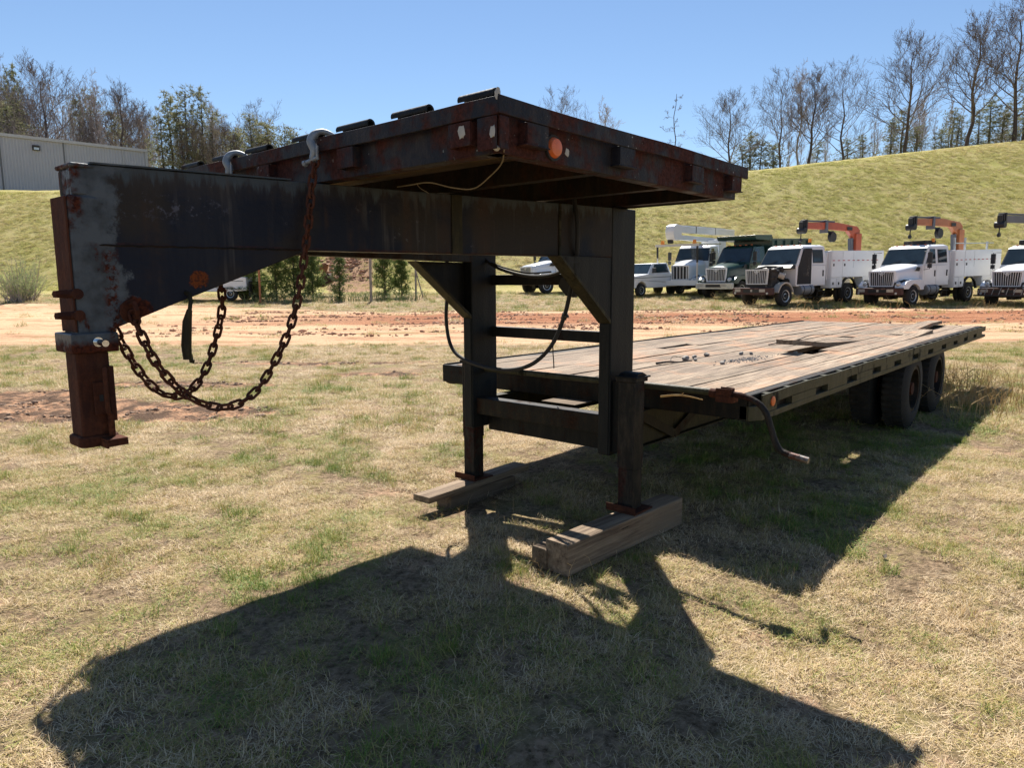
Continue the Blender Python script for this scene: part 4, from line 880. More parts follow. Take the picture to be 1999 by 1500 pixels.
def place(l, d, phi, bump_x, hw, name, label, cat, group):
    """l, d: where the truck's front left bumper corner stands; phi: heading away from the line of sight in degrees"""
    s_, c_ = math.sin(R_(phi)), math.cos(R_(phi)); fl, fd = -s_, -c_; ll, ld = c_, -s_
    l0, d0 = l - fl * bump_x - ll * hw, d - fd * bump_x - ld * hw
    x, y = W(l0, d0); fx = fl * RH[0] + fd * FH[0]; fy = fl * RH[1] + fd * FH[1]
    z = gz(x, y); o = root(name, (x, y, z), label, cat, group, math.atan2(fy, fx), local=True)
    bx, by = x - fx * 5, y - fy * 5; zb = gz(bx, by); o.rotation_euler = Euler((0, math.atan2(z - zb, 5) * -1 if False else math.asin((zb - z) / 5), math.atan2(fy, fx)), 'XYZ')
    return o
def grille(o, x, w0, w1, zb, zt, n=12, frame='whiteh', bars='grille', emblem=True, tall=False):
    g = Q(o, 'grille', 'blackp', lambda m: m.prism([(-w1, zb), (w1, zb), (w0, zt), (-w0, zt)], 0, x - .02, x + .012))
    fr = .05
    Q(g, 'surround', frame, lambda m: (m.bar((x + .02, -w1, zb), (x + .02, -w0, zt), .06, fr, (1, 0, 0)), m.bar((x + .02, w1, zb), (x + .02, w0, zt), .06, fr, (1, 0, 0)), m.bar((x + .02, -w0 - .02, zt), (x + .02, w0 + .02, zt), .06, fr + .02), m.bar((x + .02, -w1 - .02, zb), (x + .02, w1 + .02, zb), .06, fr)))
    def bb(m):
        for i in range(n):
            t = -1 + 2 * (i + .5) / n; m.bar((x + .035, t * w1 * .97, zb + .02), (x + .035, t * w0 * .97, zt - .02 - (.14 * max(0, 1 - abs(t) * 3.2) if emblem else 0)), .024 if not tall else .045, .03, (1, 0, 0))
    Q(g, 'bar', bars, bb, kind='stuff')
    if emblem: Q(g, 'emblem', bars, lambda m: (m.bar((x + .045, -.17, zt - .03), (x + .045, 0, zt - .19), .03, .035, (1, 0, 0)), m.bar((x + .045, .17, zt - .03), (x + .045, 0, zt - .19), .03, .035, (1, 0, 0)), m.prism([(0, zt - .02), (-.07, zt - .06), (-.05, zt - .11), (0, zt - .14), (.05, zt - .11), (.07, zt - .06)], 0, x + .03, x + .06)))
def mirror(o, s_, x=-.75, z=2.15):
    Q(o, 'mirror', 'blackp', lambda m: (m.box(x - .06, x + .03, s_ * 1.42 - .10, s_ * 1.42 + .10, z - .05, z + .45), m.box(x - .05, x + .04, s_ * 1.42 - .09, s_ * 1.42 + .09, z - .30, z - .10), m.tube([(x - .1, s_ * 1.08, z + .50), (x, s_ * 1.42, z + .50), (x, s_ * 1.42, z - .35), (x - .1, s_ * 1.10, z - .38)], .018, 6)), .01)
def compartments(o, x0, x1, y, zb, zt, cols, s_=1, mat='white', tape=True, split=None):
    n = len(cols) + 1; xs = [x0] + [x0 + (x1 - x0) * c for c in cols] + [x1]
    for i in range(n):
        a, b = xs[i], xs[i + 1]; zz = [(zb, zt)] if i not in (split or ()) else [(zt - (zt - zb) * .36, zt), (zt - (zt - zb) * .66, zt - (zt - zb) * .37)]
        for z0_, z1_ in zz:
            dr = Q(o, 'compartment_door', mat, lambda m: m.box(min(a, b) + .025, max(a, b) - .025, min(y, y + s_ * .018), max(y, y + s_ * .018), z0_ + .015, z1_ - .015), .006)
            if z1_ == zt and z0_ == zb:
                Q(dr, 'latch', 'blackp', lambda m: m.box(a - (.22 if b < a else -.12), a - (.14 if b < a else -.20), min(y, y + s_ * .04), max(y, y + s_ * .04), (zb + zt) / 2 - .10, (zb + zt) / 2 + .03))
    if tape: 
        for k in range(int(abs(x1 - x0) / .42)):
            Q(o, 'red_tape', 'redtape', lambda m: m.box(x0 - .08 - k * .42 - .2, x0 - .08 - k * .42, min(y + s_ * .0185, y + s_ * .021), max(y + s_ * .0185, y + s_ * .021), zt - (zt - zb) * .375, zt - (zt - zb) * .345))
def crane(o, xb, y, zb, mat, L=4.2, lower=.0):
    c = Q(o, 'crane_column', mat, lambda m: (m.box(xb - .28, xb + .22, y - .22, y + .22, zb, zb + 1.35), m.box(xb - .40, xb + .34, y - .34, y + .34, zb - .25, zb)), .02)
    Q(c, 'ram', 'cranegrey', lambda m: m.bar((xb + .32, y, zb + .1), (xb + .42, y, zb + 1.1), .2, .2, (1, 0, 0)))
    zt = zb + 1.35
    b = Q(o, 'crane_boom', mat, lambda m: m.prism([(xb - .24, zt - .1), (xb - .22, zt + .20), (xb + .05, zt + .38), (xb + L * .42, zt + .56), (xb + L, zt + .52), (xb + L, zt + .20), (xb + L * .48, zt + .18), (xb + .8, zt + .12), (xb + .35, zt - .20), (xb + .2, zt - .35)], 1, y - .13, y + .13), .02)
    Q(b, 'extension', 'cranegrey', lambda m: (m.box(xb + L * .45, xb + L + .1, y - .07, y + .07, zt + .56, zt + .64), m.box(xb + L * .62, xb + L * .66, y - .2, y + .2, zt + .0, zt + .66)), .01)
    Q(b, 'boom_head', 'blackp', lambda m: (m.box(xb + L, xb + L + .12, y - .17, y + .17, zt + .10, zt + .66), m.box(xb + L + .16, xb + L + .24, y - .14, y + .14, zt + .05, zt + .62), m.box(xb + L + .28, xb + L + .36, y - .11, y + .11, zt + .12, zt + .55), m.cyl((xb + L + .25, y - .22, zt + .1), (xb + L + .25, y + .22, zt + .1), .16, .16, 12), m.tube([(xb + L + .3, y, zt), (xb + L + .32, y, zt - .3)], .03, 6), m.lathe((xb + L + .32, y, zt - .38), (0, 1, 0), [(-.05, .05), (-.05, .1), (.05, .1), (.05, .05)], 10)), .012)
    Q(b, 'winch', 'blackp', lambda m: (m.cyl((xb + L * .56, y + .18, zt - .22), (xb + L * .56, y + .36, zt - .22), .26, .26, 16), m.prism([(xb + L * .5, zt + .1), (xb + L * .62, zt + .1), (xb + L * .58, zt - .3), (xb + L * .52, zt - .3)], 1, y + .17, y + .2)))
    Q(b, 'plate', 'blackp', lambda m: m.box(xb + .55, xb + 1.0, y + .172, y + .178, zt + .16, zt + .34))
def running_gear(o, xr, rim='lamp', tank=True, fr='bump_red', wb=-5.0, wf=1.15, wrad=.52):
    for s_ in (1, -1):
        wheel(o, 0, s_ * wf, wrad, .29, s_, rim); wheel(o, wb, s_ * (wf + .02), wrad, .29, s_, rim); wheel(o, wb, s_ * (wf - .30), wrad, .26, s_, rim)
    Q(o, 'frame_rail', 'engine', lambda m: m.box(-7.6, .7, -.46, -.38, .72, .98)); Q(o, 'frame_rail', 'engine', lambda m: m.box(-7.6, .7, .38, .46, .72, .98))
    Q(o, 'axle', 'engine', lambda m: (m.cyl((0, -1, wrad), (0, 1, wrad), .09), m.box(-.3, .3, -.2, .2, .35, .7))); Q(o, 'axle', 'engine', lambda m: (m.cyl((wb, -1, wrad), (wb, 1, wrad), .10), m.rock((wb, 0, wrad), .28, .28, .28, 3)))
    if tank: Q(o, 'fuel_tank', 'galv', lambda m: (m.cyl((-1.05, 1.0, .78), (-2.05, 1.0, .78), .26, .26, 20),), smooth=True); Q(o, 'tank_strap', 'blackp', lambda m: [m.cyl((x, 1.0, .78), (x - .05, 1.0, .78), .268, .268, 20) for x in (-1.25, -1.8)])
    for x in (-1.35, -2.45): Q(o, 'step', 'blackp', lambda m: (m.box(x - .55, x, 1.0, 1.24, .38, .42), m.box(x - .55, x - .51, 1.1, 1.14, .42, .70), m.box(x - .04, x, 1.1, 1.14, .42, .70), m.box(x - .55, x, 1.08, 1.2, .68, .72)))
def headlamp(o, s_, z=1.12, mat='lamp'):
    h = Q(o, 'headlight', 'blackp', lambda m: m.add([(.875, s_ * .62, z - .15), (.70, s_ * 1.17, z - .10), (.45, s_ * 1.185, z + .16), (.62, s_ * 1.0, z + .22), (.86, s_ * .66, z + .06), (.70, s_ * .62, z - .15), (.5, s_ * 1.1, z - .10), (.40, s_ * 1.1, z + .16), (.5, s_ * .9, z + .2), (.6, s_ * .66, z + .06)],
        [(0, 1, 2, 3, 4), (9, 8, 7, 6, 5), (0, 5, 6, 1), (1, 6, 7, 2), (2, 7, 8, 3), (3, 8, 9, 4), (4, 9, 5, 0)]))
    Q(h, 'lens', mat, lambda m: m.lathe((.80, s_ * .86, z - .01), (1, s_ * .3, 0), [(0, .125), (.05, .12), (.08, .08)], 18), smooth=True)
    return h
def cab_parts(o, body, L, glass='glass', doors=2, w=1.10, missing=False, dz=0.):
    c = Q(o, 'cab', body, lambda m: cab_mesh(m, L, w), .03)
    x0 = -.78
    wsh = Q(o, 'windshield', glass, lambda m: windshield(m)); Q(wsh, 'rubber_seal', 'blackp', lambda m: windshield(m, ins=.015, off=.001))
    Q(wsh, 'wiper', 'blackp', lambda m: (m.bar((x0 + .02, -.6, 2.04), (x0 - .12, -.1, 2.22), .02, .02), m.bar((x0 + .02, .2, 2.04), (x0 - .12, .7, 2.22), .02, .02)))
    for s_ in (1, -1):
        if missing and s_ == 1:
            Q(c, 'door_opening', 'rubber', lambda m: (m.prism([(-.86, 1.05), (-1.95, 1.05), (-1.95, 2.80), (-1.42, 2.80), (-1.10, 2.2), (-.92, 1.9)], 1, .98, w + .012)))  # solid dark panel stands in for the shaded cab interior
            Q(c, 'door_frame', body, lambda m: [m.bar(a, b, .05, .05, (0, 1, 0)) for a, b in (((-.86, w + .01, 1.02), (-1.98, w + .01, 1.02)), ((-1.98, w + .01, 1.02), (-1.98, 1.02, 2.84)))])
            Q(o, 'driver_seat', 'engine', lambda m: (m.prism([(-1.25, 1.45), (-1.75, 1.4), (-1.85, 2.3), (-1.75, 2.42), (-1.6, 2.4), (-1.6, 1.62), (-1.25, 1.62)], 1, .95, w + .022),), .02)
            continue
        d = Q(c, 'door', body, lambda m: sidequad(m, s_, -.90, -1.92, 1.02, 1.96, w, off=.001, th=.014))
        wi = Q(d, 'side_window', glass, lambda m: sidequad(m, s_, -1.00, -1.86, 2.06, 2.76, w, off=.006, th=.012, slant=.42))
        Q(d, 'door_handle', 'blackp', lambda m: m.box(-1.82, -1.76, min(s_ * (w + .015), s_ * (w + .05)), max(s_ * (w + .015), s_ * (w + .05)), 1.42, 1.72))
    if L > 1.9:
        for s_ in (1, -1):
            d = Q(c, 'rear_door', body, lambda m: sidequad(m, s_, -1.95, x0 - L + .12, 1.02, 1.96, w, off=.001, th=.014))
            Q(d, 'rear_window', 'blackp', lambda m: sidequad(m, s_, -2.08, x0 - L + .22, 2.08, 2.74, w, off=.004, th=.010)); Q(d, 'glass', glass, lambda m: sidequad(m, s_, -2.12, x0 - L + .26, 2.12, 2.70, w, off=.015, th=.004))
            Q(d, 'door_handle', 'blackp', lambda m: m.box(x0 - L + .22, x0 - L + .28, min(s_ * (w + .015), s_ * (w + .05)), max(s_ * (w + .015), s_ * (w + .05)), 1.42, 1.72))
    for k in range(5): Q(c, 'roof_marker', 'amber', lambda m: m.box(x0 - .80, x0 - .70, -.75 + k * .36, -.67 + k * .36, 2.975, 3.005), .005)
    return c
def intl_truck(l, d, phi, label, body='white', hood=True, cabL=2.35, service=True, cr=None, bump='heavy', mirrors=True, emblem=True, name='utility_truck', cat='truck'):
    o = place(l, d, phi, 1.10, 1.2, name, label, cat, 'work trucks parked along the foot of the bank')
    cab_parts(o, body, cabL, missing=not hood)
    if hood:
        h = Q(o, 'hood', 'whiteh' if body == 'white' else body, lambda m: hoodshape(m, .80, -.80, .74, .96, 1.0, 1.80, 2.04), .02)
        for s_ in (1, -1):
            Q(o, 'fender', 'whiteh' if body == 'white' else body, lambda m: fender(m, min(s_ * .70, s_ * 1.19), max(s_ * .70, s_ * 1.19)), .05)
            headlamp(o, s_); Q(h, 'air_intake', 'blackp', lambda m: m.prism([(-.35, 1.72), (-.72, 1.70), (-.78, 1.88), (-.5, 1.92)], 1, min(s_ * .94, s_ * .965), max(s_ * .94, s_ * .965)), .005)
        grille(o, .80, .66, .60, 1.02, 1.72, 12)
    else:
        Q(o, 'engine', 'engine', lambda m: ([m.rock((rn.uniform(-.7, .6), rn.uniform(-.55, .75), rn.uniform(.95, 1.85)), rn.uniform(.1, .25), rn.uniform(.1, .22), rn.uniform(.1, .2), i) for i in range(46)], m.box(-.75, .62, -.4, .4, .9, 1.6), m.tube([(-.2, .5, 1.8), (.3, .62, 1.75), (.5, .7, 1.5), (.4, .75, 1.2)], .06, 8), m.tube([(-.5, .3, 1.92), (.2, .1, 1.95), (.5, -.3, 1.85)], .05, 8)), .0, True)
        Q(o, 'air_cleaner', 'plate', lambda m: m.cyl((.05, .72, 1.55), (-.15, .92, 1.45), .14, .16, 14), smooth=True); Q(o, 'cowl', 'blackp', lambda m: m.prism([(-.40, 1.86), (-.78, 1.80), (-.78, 2.02), (-.6, 2.02)], 1, -1.0, 1.05))
        grille(o, .72, .66, .60, 1.12, 1.80, 12, 'grille')
        Q(o, 'inner_fender', 'plate', lambda m: (m.prism([(.55 * math.cos(a), .5 + .62 * math.sin(a)) for a in np.linspace(.3, 2.85, 12)] + [(.62 * math.cos(a), .5 + .70 * math.sin(a)) for a in np.linspace(2.85, .3, 12)], 1, .80, 1.15)), .0, True)
        Q(o, 'radiator_support', 'engine', lambda m: (m.box(.60, .70, -.75, .8, .72, 1.15), m.box(.2, .62, .60, .78, .7, 1.7)))
    bm = {'heavy': 'bump_red', 'white': 'lamp'}[bump]
    b = Q(o, 'bumper', bm, lambda m: m.box(.88, 1.10, -1.17, 1.17, .60, .94), .02)
    Q(b, 'tow_slot', 'blackp', lambda m: m.box(1.095, 1.104, -.5, .5, .70, .86)); 
    for y in (-1.0, .92): Q(b, 'fog_lamp', 'lamp', lambda m: m.cyl((1.10, y, .68), (1.13, y, .68), .06, .05, 12), smooth=True)
    for y in (-.85, .62): Q(b, 'tag_plate', 'plate', lambda m: m.box(1.101, 1.11, y - .17, y + .17, .74, .88))
    if bump == 'heavy': Q(b, 'centre_tag', 'plate', lambda m: m.box(1.111, 1.118, -.06, .05, .75, .86))
    if mirrors: mirror(o, 1); mirror(o, -1)
    running_gear(o, -5)
    bx = -.78 - cabL - .30
    if service:
        s = Q(o, 'service_body', 'white', lambda m: (m.box(bx - 4.6, bx, .62, 1.19, 1.32, 2.68), m.box(bx - 4.6, bx, -1.19, -.62, 1.32, 2.68), m.box(bx - 4.6, bx - .01, -.615, .615, 1.28, 1.5), m.box(bx - 1.0, bx - .002, .625, 1.185, .80, 1.316), m.box(bx - 4.6, bx - 2.75, .70, 1.185, .80, 1.316), m.box(bx - 4.6, bx - 2.75, -1.185, -.70, .80, 1.316)), .015)
        compartments(s, bx, bx - 4.6, 1.1905, 1.34, 2.66, (.20, .40, .78), 1, split=(2,))
        compartments(s, bx, bx - .95, 1.186, .82, 1.30, (.5,), 1, tape=False); compartments(s, bx - 2.75, bx - 4.6, 1.186, .82, 1.30, (.5,), 1, tape=False)
        Q(s, 'wheel_arch', 'blackp', lambda m: m.prism([(-5 + .62 * math.cos(a), .62 + .66 * math.sin(a)) for a in np.linspace(.1, 3.04, 12)] + [(-5 + .70 * math.cos(a), .62 + .72 * math.sin(a)) for a in np.linspace(3.04, .1, 12)], 1, 1.10, 1.22))
        Q(o, 'bulkhead', 'white', lambda m: m.box(bx + .02, bx + .10, -1.0, 1.0, 1.2, 2.6))
        Q(o, 'beacon', 'beacon', lambda m: m.cyl((-2.6, .5, 3.12), (-2.6, .5, 3.30), .09, .07, 12), smooth=True)
        Q(o, 'beacon_stand', 'blackp', lambda m: m.box(-2.66, -2.54, .46, .54, 2.9, 3.12))
    return o, bx
GR = 'work trucks parked along the foot of the bank'
e_, bx = intl_truck(12.42, 34.0, 58, 'white service truck with no hood, bare engine and missing driver door, red crane above', hood=False, mirrors=False)
crane(e_, bx - 4.1, -.2, 2.3, 'crane', 4.4)
f_, bx = intl_truck(18.6, 34.0, 59, 'white service truck with brown bumper and an orange crane folded over its cab')
crane(f_, bx - 3.0, -.3, 2.45, 'craneo', 4.2)
Q(f_, 'ladder_rack', 'lamp', lambda m: (m.box(bx - .2, bx - .12, 1.0, 1.08, 2.7, 3.3), m.box(bx - 1.2, bx - 1.12, 1.0, 1.08, 2.7, 3.3), m.box(bx - 3.4, bx - 3.32, 1.0, 1.08, 2.7, 3.1), m.box(bx - 4, bx - .1, 1.02, 1.06, 3.0, 3.05)))
Q(f_, 'roof_box', 'engine', lambda m: m.box(-2.9, -1.9, -.6, .5, 3.0, 3.2), .02)
g_, bx = intl_truck(24.35, 33.4, 59, 'white truck cut off by the right picture edge, with slatted black bumper and grey crane')
crane(g_, bx - 3.4, -.2, 2.5, 'cranegrey', 8.0)
Q(g_, 'push_bar', 'blackp', lambda m: (m.box(1.12, 1.2, -1.3, 1.3, .55, .62), m.box(1.12, 1.2, -1.3, 1.3, .98, 1.02)));
for k in range(8): Q(g_, 'push_bar_slat', 'galv', lambda m: m.bar((1.21, -1.1 + k * .32, .63), (1.21, -1.0 + k * .32, .97), .02, .03))
Q(g_, 'light_bar', 'blackp', lambda m: m.box(-2.1, -1.6, -.7, .7, 3.0, 3.25), .05)
# green dump truck
d_, bx = intl_truck(12.05, 39., 50, 'dark green dump truck with pale bumper, standing behind the hoodless truck', body='green', cabL=1.65, service=False, bump='white', name='dump_truck')
Q(d_, 'dump_body', 'green', lambda m: (m.box(-7.0, -2.9, -1.25, -1.17, 1.35, 3.3), m.box(-7.0, -2.9, 1.17, 1.25, 1.35, 3.3), m.box(-7.0, -2.9, -1.165, 1.165, 1.25, 1.4), m.box(-2.895, -2.82, -1.25, 1.25, 1.3, 3.4), m.prism([(-2.815, 3.18), (-1.15, 3.28), (-1.05, 3.40), (-1.05, 3.52), (-2.815, 3.52)], 1, -1.25, 1.25)), .02)
for k in range(5): Q(d_, 'body_rib', 'green', lambda m: m.box(-6.9 + k * .9, -6.8 + k * .9, 1.252, 1.34, 1.4, 3.2))
# white bucket truck with upright grille
c_ = place(10.9, 42., 36, 1.35, 1.2, 'bucket_truck', 'white bucket truck with tall square grille and white boom laid over its cab', 'truck', GR)
cab_parts(c_, 'white', 1.8)
Q(c_, 'hood', 'whiteh', lambda m: hoodshape(m, .95, -.80, .62, .92, 1.0, 1.86, 2.08), .02)
for s_ in (1, -1):
    Q(c_, 'fender', 'whiteh', lambda m: fender(m, min(s_ * .62, s_ * 1.17), max(s_ * .62, s_ * 1.17), zt=1.22), .06); headlamp(c_, s_, 1.02)
grille(c_, .95, .52, .52, 1.0, 1.80, 5, 'grille', 'grille', False, True)
Q(c_, 'bumper', 'white', lambda m: m.box(1.12, 1.34, -1.38, 1.25, .66, .98), .01)
rk = Q(c_, 'front_rack', 'lamp', lambda m: (m.box(1.22, 1.28, -1.36, -1.30, .985, 2.95), m.box(1.22, 1.28, 1.14, 1.20, .985, 2.95), m.box(1.20, 1.30, -1.45, 1.3, 2.955, 3.10), m.box(-2.5, 1.19, -1.40, -1.30, 2.98, 3.06), m.box(-2.5, 1.19, 1.14, 1.24, 2.98, 3.06)))
Q(rk, 'rack_post_sleeve', 'blackp', lambda m: (m.box(1.205, 1.295, -1.375, -1.285, 2.3, 2.95), m.box(1.205, 1.295, 1.125, 1.215, 2.0, 2.95)))
bo = Q(c_, 'boom', 'white', lambda m: (m.bar((1.3, -.35, 3.52), (-7.0, -.35, 3.20), .36, .28), m.bar((1.2, -.35, 4.00), (-9.0, -.35, 3.75), .42, .42)), .03)
Q(bo, 'elbow', 'white', lambda m: m.prism([(1.2, 3.30), (1.55, 3.38), (1.72, 3.6), (1.76, 3.9), (1.62, 4.15), (1.25, 4.26), (.6, 4.2), (.5, 3.4)], 1, -.62, -.08), .04)
Q(bo, 'boom_rail', 'cranegrey', lambda m: m.bar((-.6, -.35, 4.19), (-7.4, -.35, 4.02), .2, .05)); Q(bo, 'bands', 'blackp', lambda m: (m.bar((-1.8, -.35, 3.926), (-1.9, -.35, 3.924), .44, .44), m.bar((-5.2, -.35, 3.843), (-5.26, -.35, 3.841), .44, .44)))
Q(bo, 'hose_bundle', 'blackp', lambda m: m.box(1.25, 1.5, -.6, -.3, 3.14, 3.4), .05)
for y in (-1.0, 1.0): Q(c_, 'beacon', 'beacon', lambda m: m.cyl((1.25, y, 3.10), (1.25, y, 3.32), .12, .09, 12), smooth=True)
Q(c_, 'utility_body', 'white', lambda m: (m.box(-7.2, -2.8, -1.2, 1.2, 1.1, 1.9), m.box(-5.2, -3.9, -.6, .6, 1.91, 3.3)), .02)
running_gear(c_, -5)
mirror(c_, 1); mirror(c_, -1)
# white truck seen between the uprights
a_, bx = intl_truck(1.35, 44.5, 60, 'white truck seen through the gap between the trailer uprights', cabL=1.7, service=False, mirrors=True)
Q(a_, 'flat_body', 'white', lambda m: m.box(-7, -2.8, -1.2, 1.2, 1.1, 1.3), .02)
# pickups
def pickup(l, d, phi, label, tail=False):
    o = place(l, d, phi, .95, 1.0, 'pickup_truck', label, 'pickup', None)
    Q(o, 'body', 'white', lambda m: (m.prism([(.92, .55), (.95, 1.05), (.85, 1.22), (-.65, 1.33), (-2.7, 1.35), (-4.55, 1.33), (-4.6, .6), (-4.2, .55)] + [(-3.6 + .47 * math.cos(a), .42 + .47 * math.sin(a)) for a in np.linspace(.25, 2.9, 10)] + [(-2.9, .5), (-.7, .5)] + [(0 + .47 * math.cos(a), .42 + .47 * math.sin(a)) for a in np.linspace(2.9, .25, 10)], 1, -.98, .98)), .05)
    Q(o, 'cab', 'white', lambda m: m.add([(-.60, -.95, 1.33), (-.60, .95, 1.33), (-2.65, .95, 1.34), (-2.65, -.95, 1.34), (-1.15, -.78, 1.93), (-1.15, .78, 1.93), (-2.5, .78, 1.95), (-2.5, -.78, 1.95)], [(0, 1, 5, 4), (1, 2, 6, 5), (2, 3, 7, 6), (3, 0, 4, 7), (4, 5, 6, 7)]), .05)
    Q(o, 'windshield', 'glass', lambda m: m.add([(-.60, -.85, 1.38), (-.60, .85, 1.38), (-1.11, .74, 1.91), (-1.11, -.74, 1.91), (-.62, -.85, 1.36), (-.62, .85, 1.36), (-1.13, .74, 1.89), (-1.13, -.74, 1.89)], [(0, 1, 2, 3), (7, 6, 5, 4), (0, 4, 5, 1), (1, 5, 6, 2), (2, 6, 7, 3), (3, 7, 4, 0)]))
    for s_ in (1, -1):
        Q(o, 'side_window', 'glass', lambda m: m.add([(-.95, s_ * .955, 1.38), (-2.45, s_ * .955, 1.38), (-2.38, s_ * .81, 1.88), (-1.3, s_ * .81, 1.88), (-.95, s_ * .935, 1.38), (-2.45, s_ * .935, 1.38), (-2.38, s_ * .79, 1.88), (-1.3, s_ * .79, 1.88)], [(0, 1, 2, 3), (7, 6, 5, 4), (0, 4, 5, 1), (1, 5, 6, 2), (2, 6, 7, 3), (3, 7, 4, 0)]))
        wheel(o, 0, s_ * .98, .40, .24, s_); wheel(o, -3.6, s_ * .98, .40, .24, s_)
        Q(o, 'mirror', 'blackp', lambda m: m.box(-1.0, -.9, min(s_ * .98, s_ * 1.25), max(s_ * .98, s_ * 1.25), 1.38, 1.68), .02)
        Q(o, 'headlight', 'lamp', lambda m: m.box(.84, .955, min(s_ * .66, s_ * .93), max(s_ * .66, s_ * .93), .85, 1.08), .02)
        Q(o, 'side_stripe', 'green', lambda m: m.box(-4.4, .7, min(s_ * .981, s_ * .985), max(s_ * .981, s_ * .985), 1.10, 1.13))
    Q(o, 'grille', 'blackp', lambda m: m.box(.90, .965, -.6, .6, .82, 1.08), .01); Q(o, 'bumper', 'lamp', lambda m: m.box(.9, 1.08, -.98, .98, .5, .74), .03)
    if tail: Q(o, 'mud_flap', 'rubber', lambda m: m.box(-4.75, -4.7, -.95, .95, .2, 1.1))
    return o
pickup(6.9, 41.2, 52, 'white pickup truck peeking out behind the right trailer upright')
p2 = pickup(-20.4, 40.6, 95, 'white pickup truck mostly hidden behind the trailer neck at left', True)

# ------------------------------------------------------------------ METAL BUILDING on the left bank
def bld():
    A = Vector(W(-62.0, 75.7)); B = Vector(W(-45.4, 91.2)); dr = (B - A).normalized(); nr = Vector((dr.y, -dr.x))
    if nr.dot(Vector((-A.x, -A.y))) < 0: nr = -nr
    L = (B - A).length; zt = 17.95; zb = 8.6
    o = root('metal_building', (A.x, A.y, zb), 'long pale grey ribbed metal building standing on top of the left bank', 'building')
    n = 4; joints = [0, L - 19.2 * 1.0, L - 11.3, L - 4.2 + .0, L]
    joints = [0, L * .34, L * .61, L * .885, L]
    for i in range(4):
        a, b = joints[i] + .03, joints[i + 1] - .03
        m = MB(); x = a
        prof = []
        while x < b - .3:
            prof += [(x, 0), (x + .19, 0), (x + .21, .05), (x + .27, .05), (x + .30, 0)]; x += .305
        prof += [(b, 0)]
        vs = []; 
        for u, h in prof: p = A + dr * u + nr * h; vs += [(p.x, p.y, zb), (p.x, p.y, zt)]
        fs = [(2 * k, 2 * k + 2, 2 * k + 3, 2 * k + 1) for k in range(len(prof) - 1)]
        m.add(vs, fs); m.build('wall_panel', 'siding', o)
        if i: 
            p = A + dr * joints[i] + nr * .06; Q(o, 'downspout', 'cranegrey' if i < 3 else 'trim', lambda m: m.cyl((p.x, p.y, zb), (p.x, p.y, zt - .1), .07, .07, 8))
    e0 = A - dr * .2 + nr * .1; e1 = B + dr * .15 + nr * .1; Q(o, 'eave_trim', 'trim', lambda m: m.bar((e0.x, e0.y, zt + .05), (e1.x, e1.y, zt + .05), .35, .32))
    Q(o, 'corner_trim', 'trim', lambda m: m.bar((B.x, B.y, zb), (B.x, B.y, zt - .12), .3, .3, (1, 0, 0)))
    C_ = B - nr * 22; D_ = A - nr * 22
    Q(o, 'side_wall', 'siding', lambda m: m.add([(B.x, B.y, zb), (C_.x, C_.y, zb), (C_.x, C_.y, zt), (B.x, B.y, zt), (A.x, A.y, zb), (D_.x, D_.y, zb), (D_.x, D_.y, zt), (A.x, A.y, zt)], [(0, 1, 2, 3), (4, 5, 6, 7), (1, 5, 6, 2)]))
    r0, r1 = (A + D_) / 2, (B + C_) / 2
    Q(o, 'roof', 'trim', lambda m: m.add([(A.x, A.y, zt + .15), (B.x, B.y, zt + .15), (r1.x, r1.y, zt + .95), (r0.x, r0.y, zt + .95), (D_.x, D_.y, zt + .15), (C_.x, C_.y, zt + .15)], [(0, 1, 2, 3), (3, 2, 5, 4), (1, 5, 2), (0, 3, 4)]))
    p = A + dr * (L * .49) + nr * .15
    lf = Q(o, 'wall_lamp', 'engine', lambda m: m.bar(p.to_3d() + dr.to_3d() * -.35 + Vector((0, 0, 16.95)), p.to_3d() + dr.to_3d() * .35 + Vector((0, 0, 16.95)), .3, .55)); Q(lf, 'lens', 'lamp', lambda m: m.bar((p + nr * .17 - dr * .25).to_3d() + Vector((0, 0, 16.85)), (p + nr * .17 + dr * .25).to_3d() + Vector((0, 0, 16.85)), .04, .25))
bld()

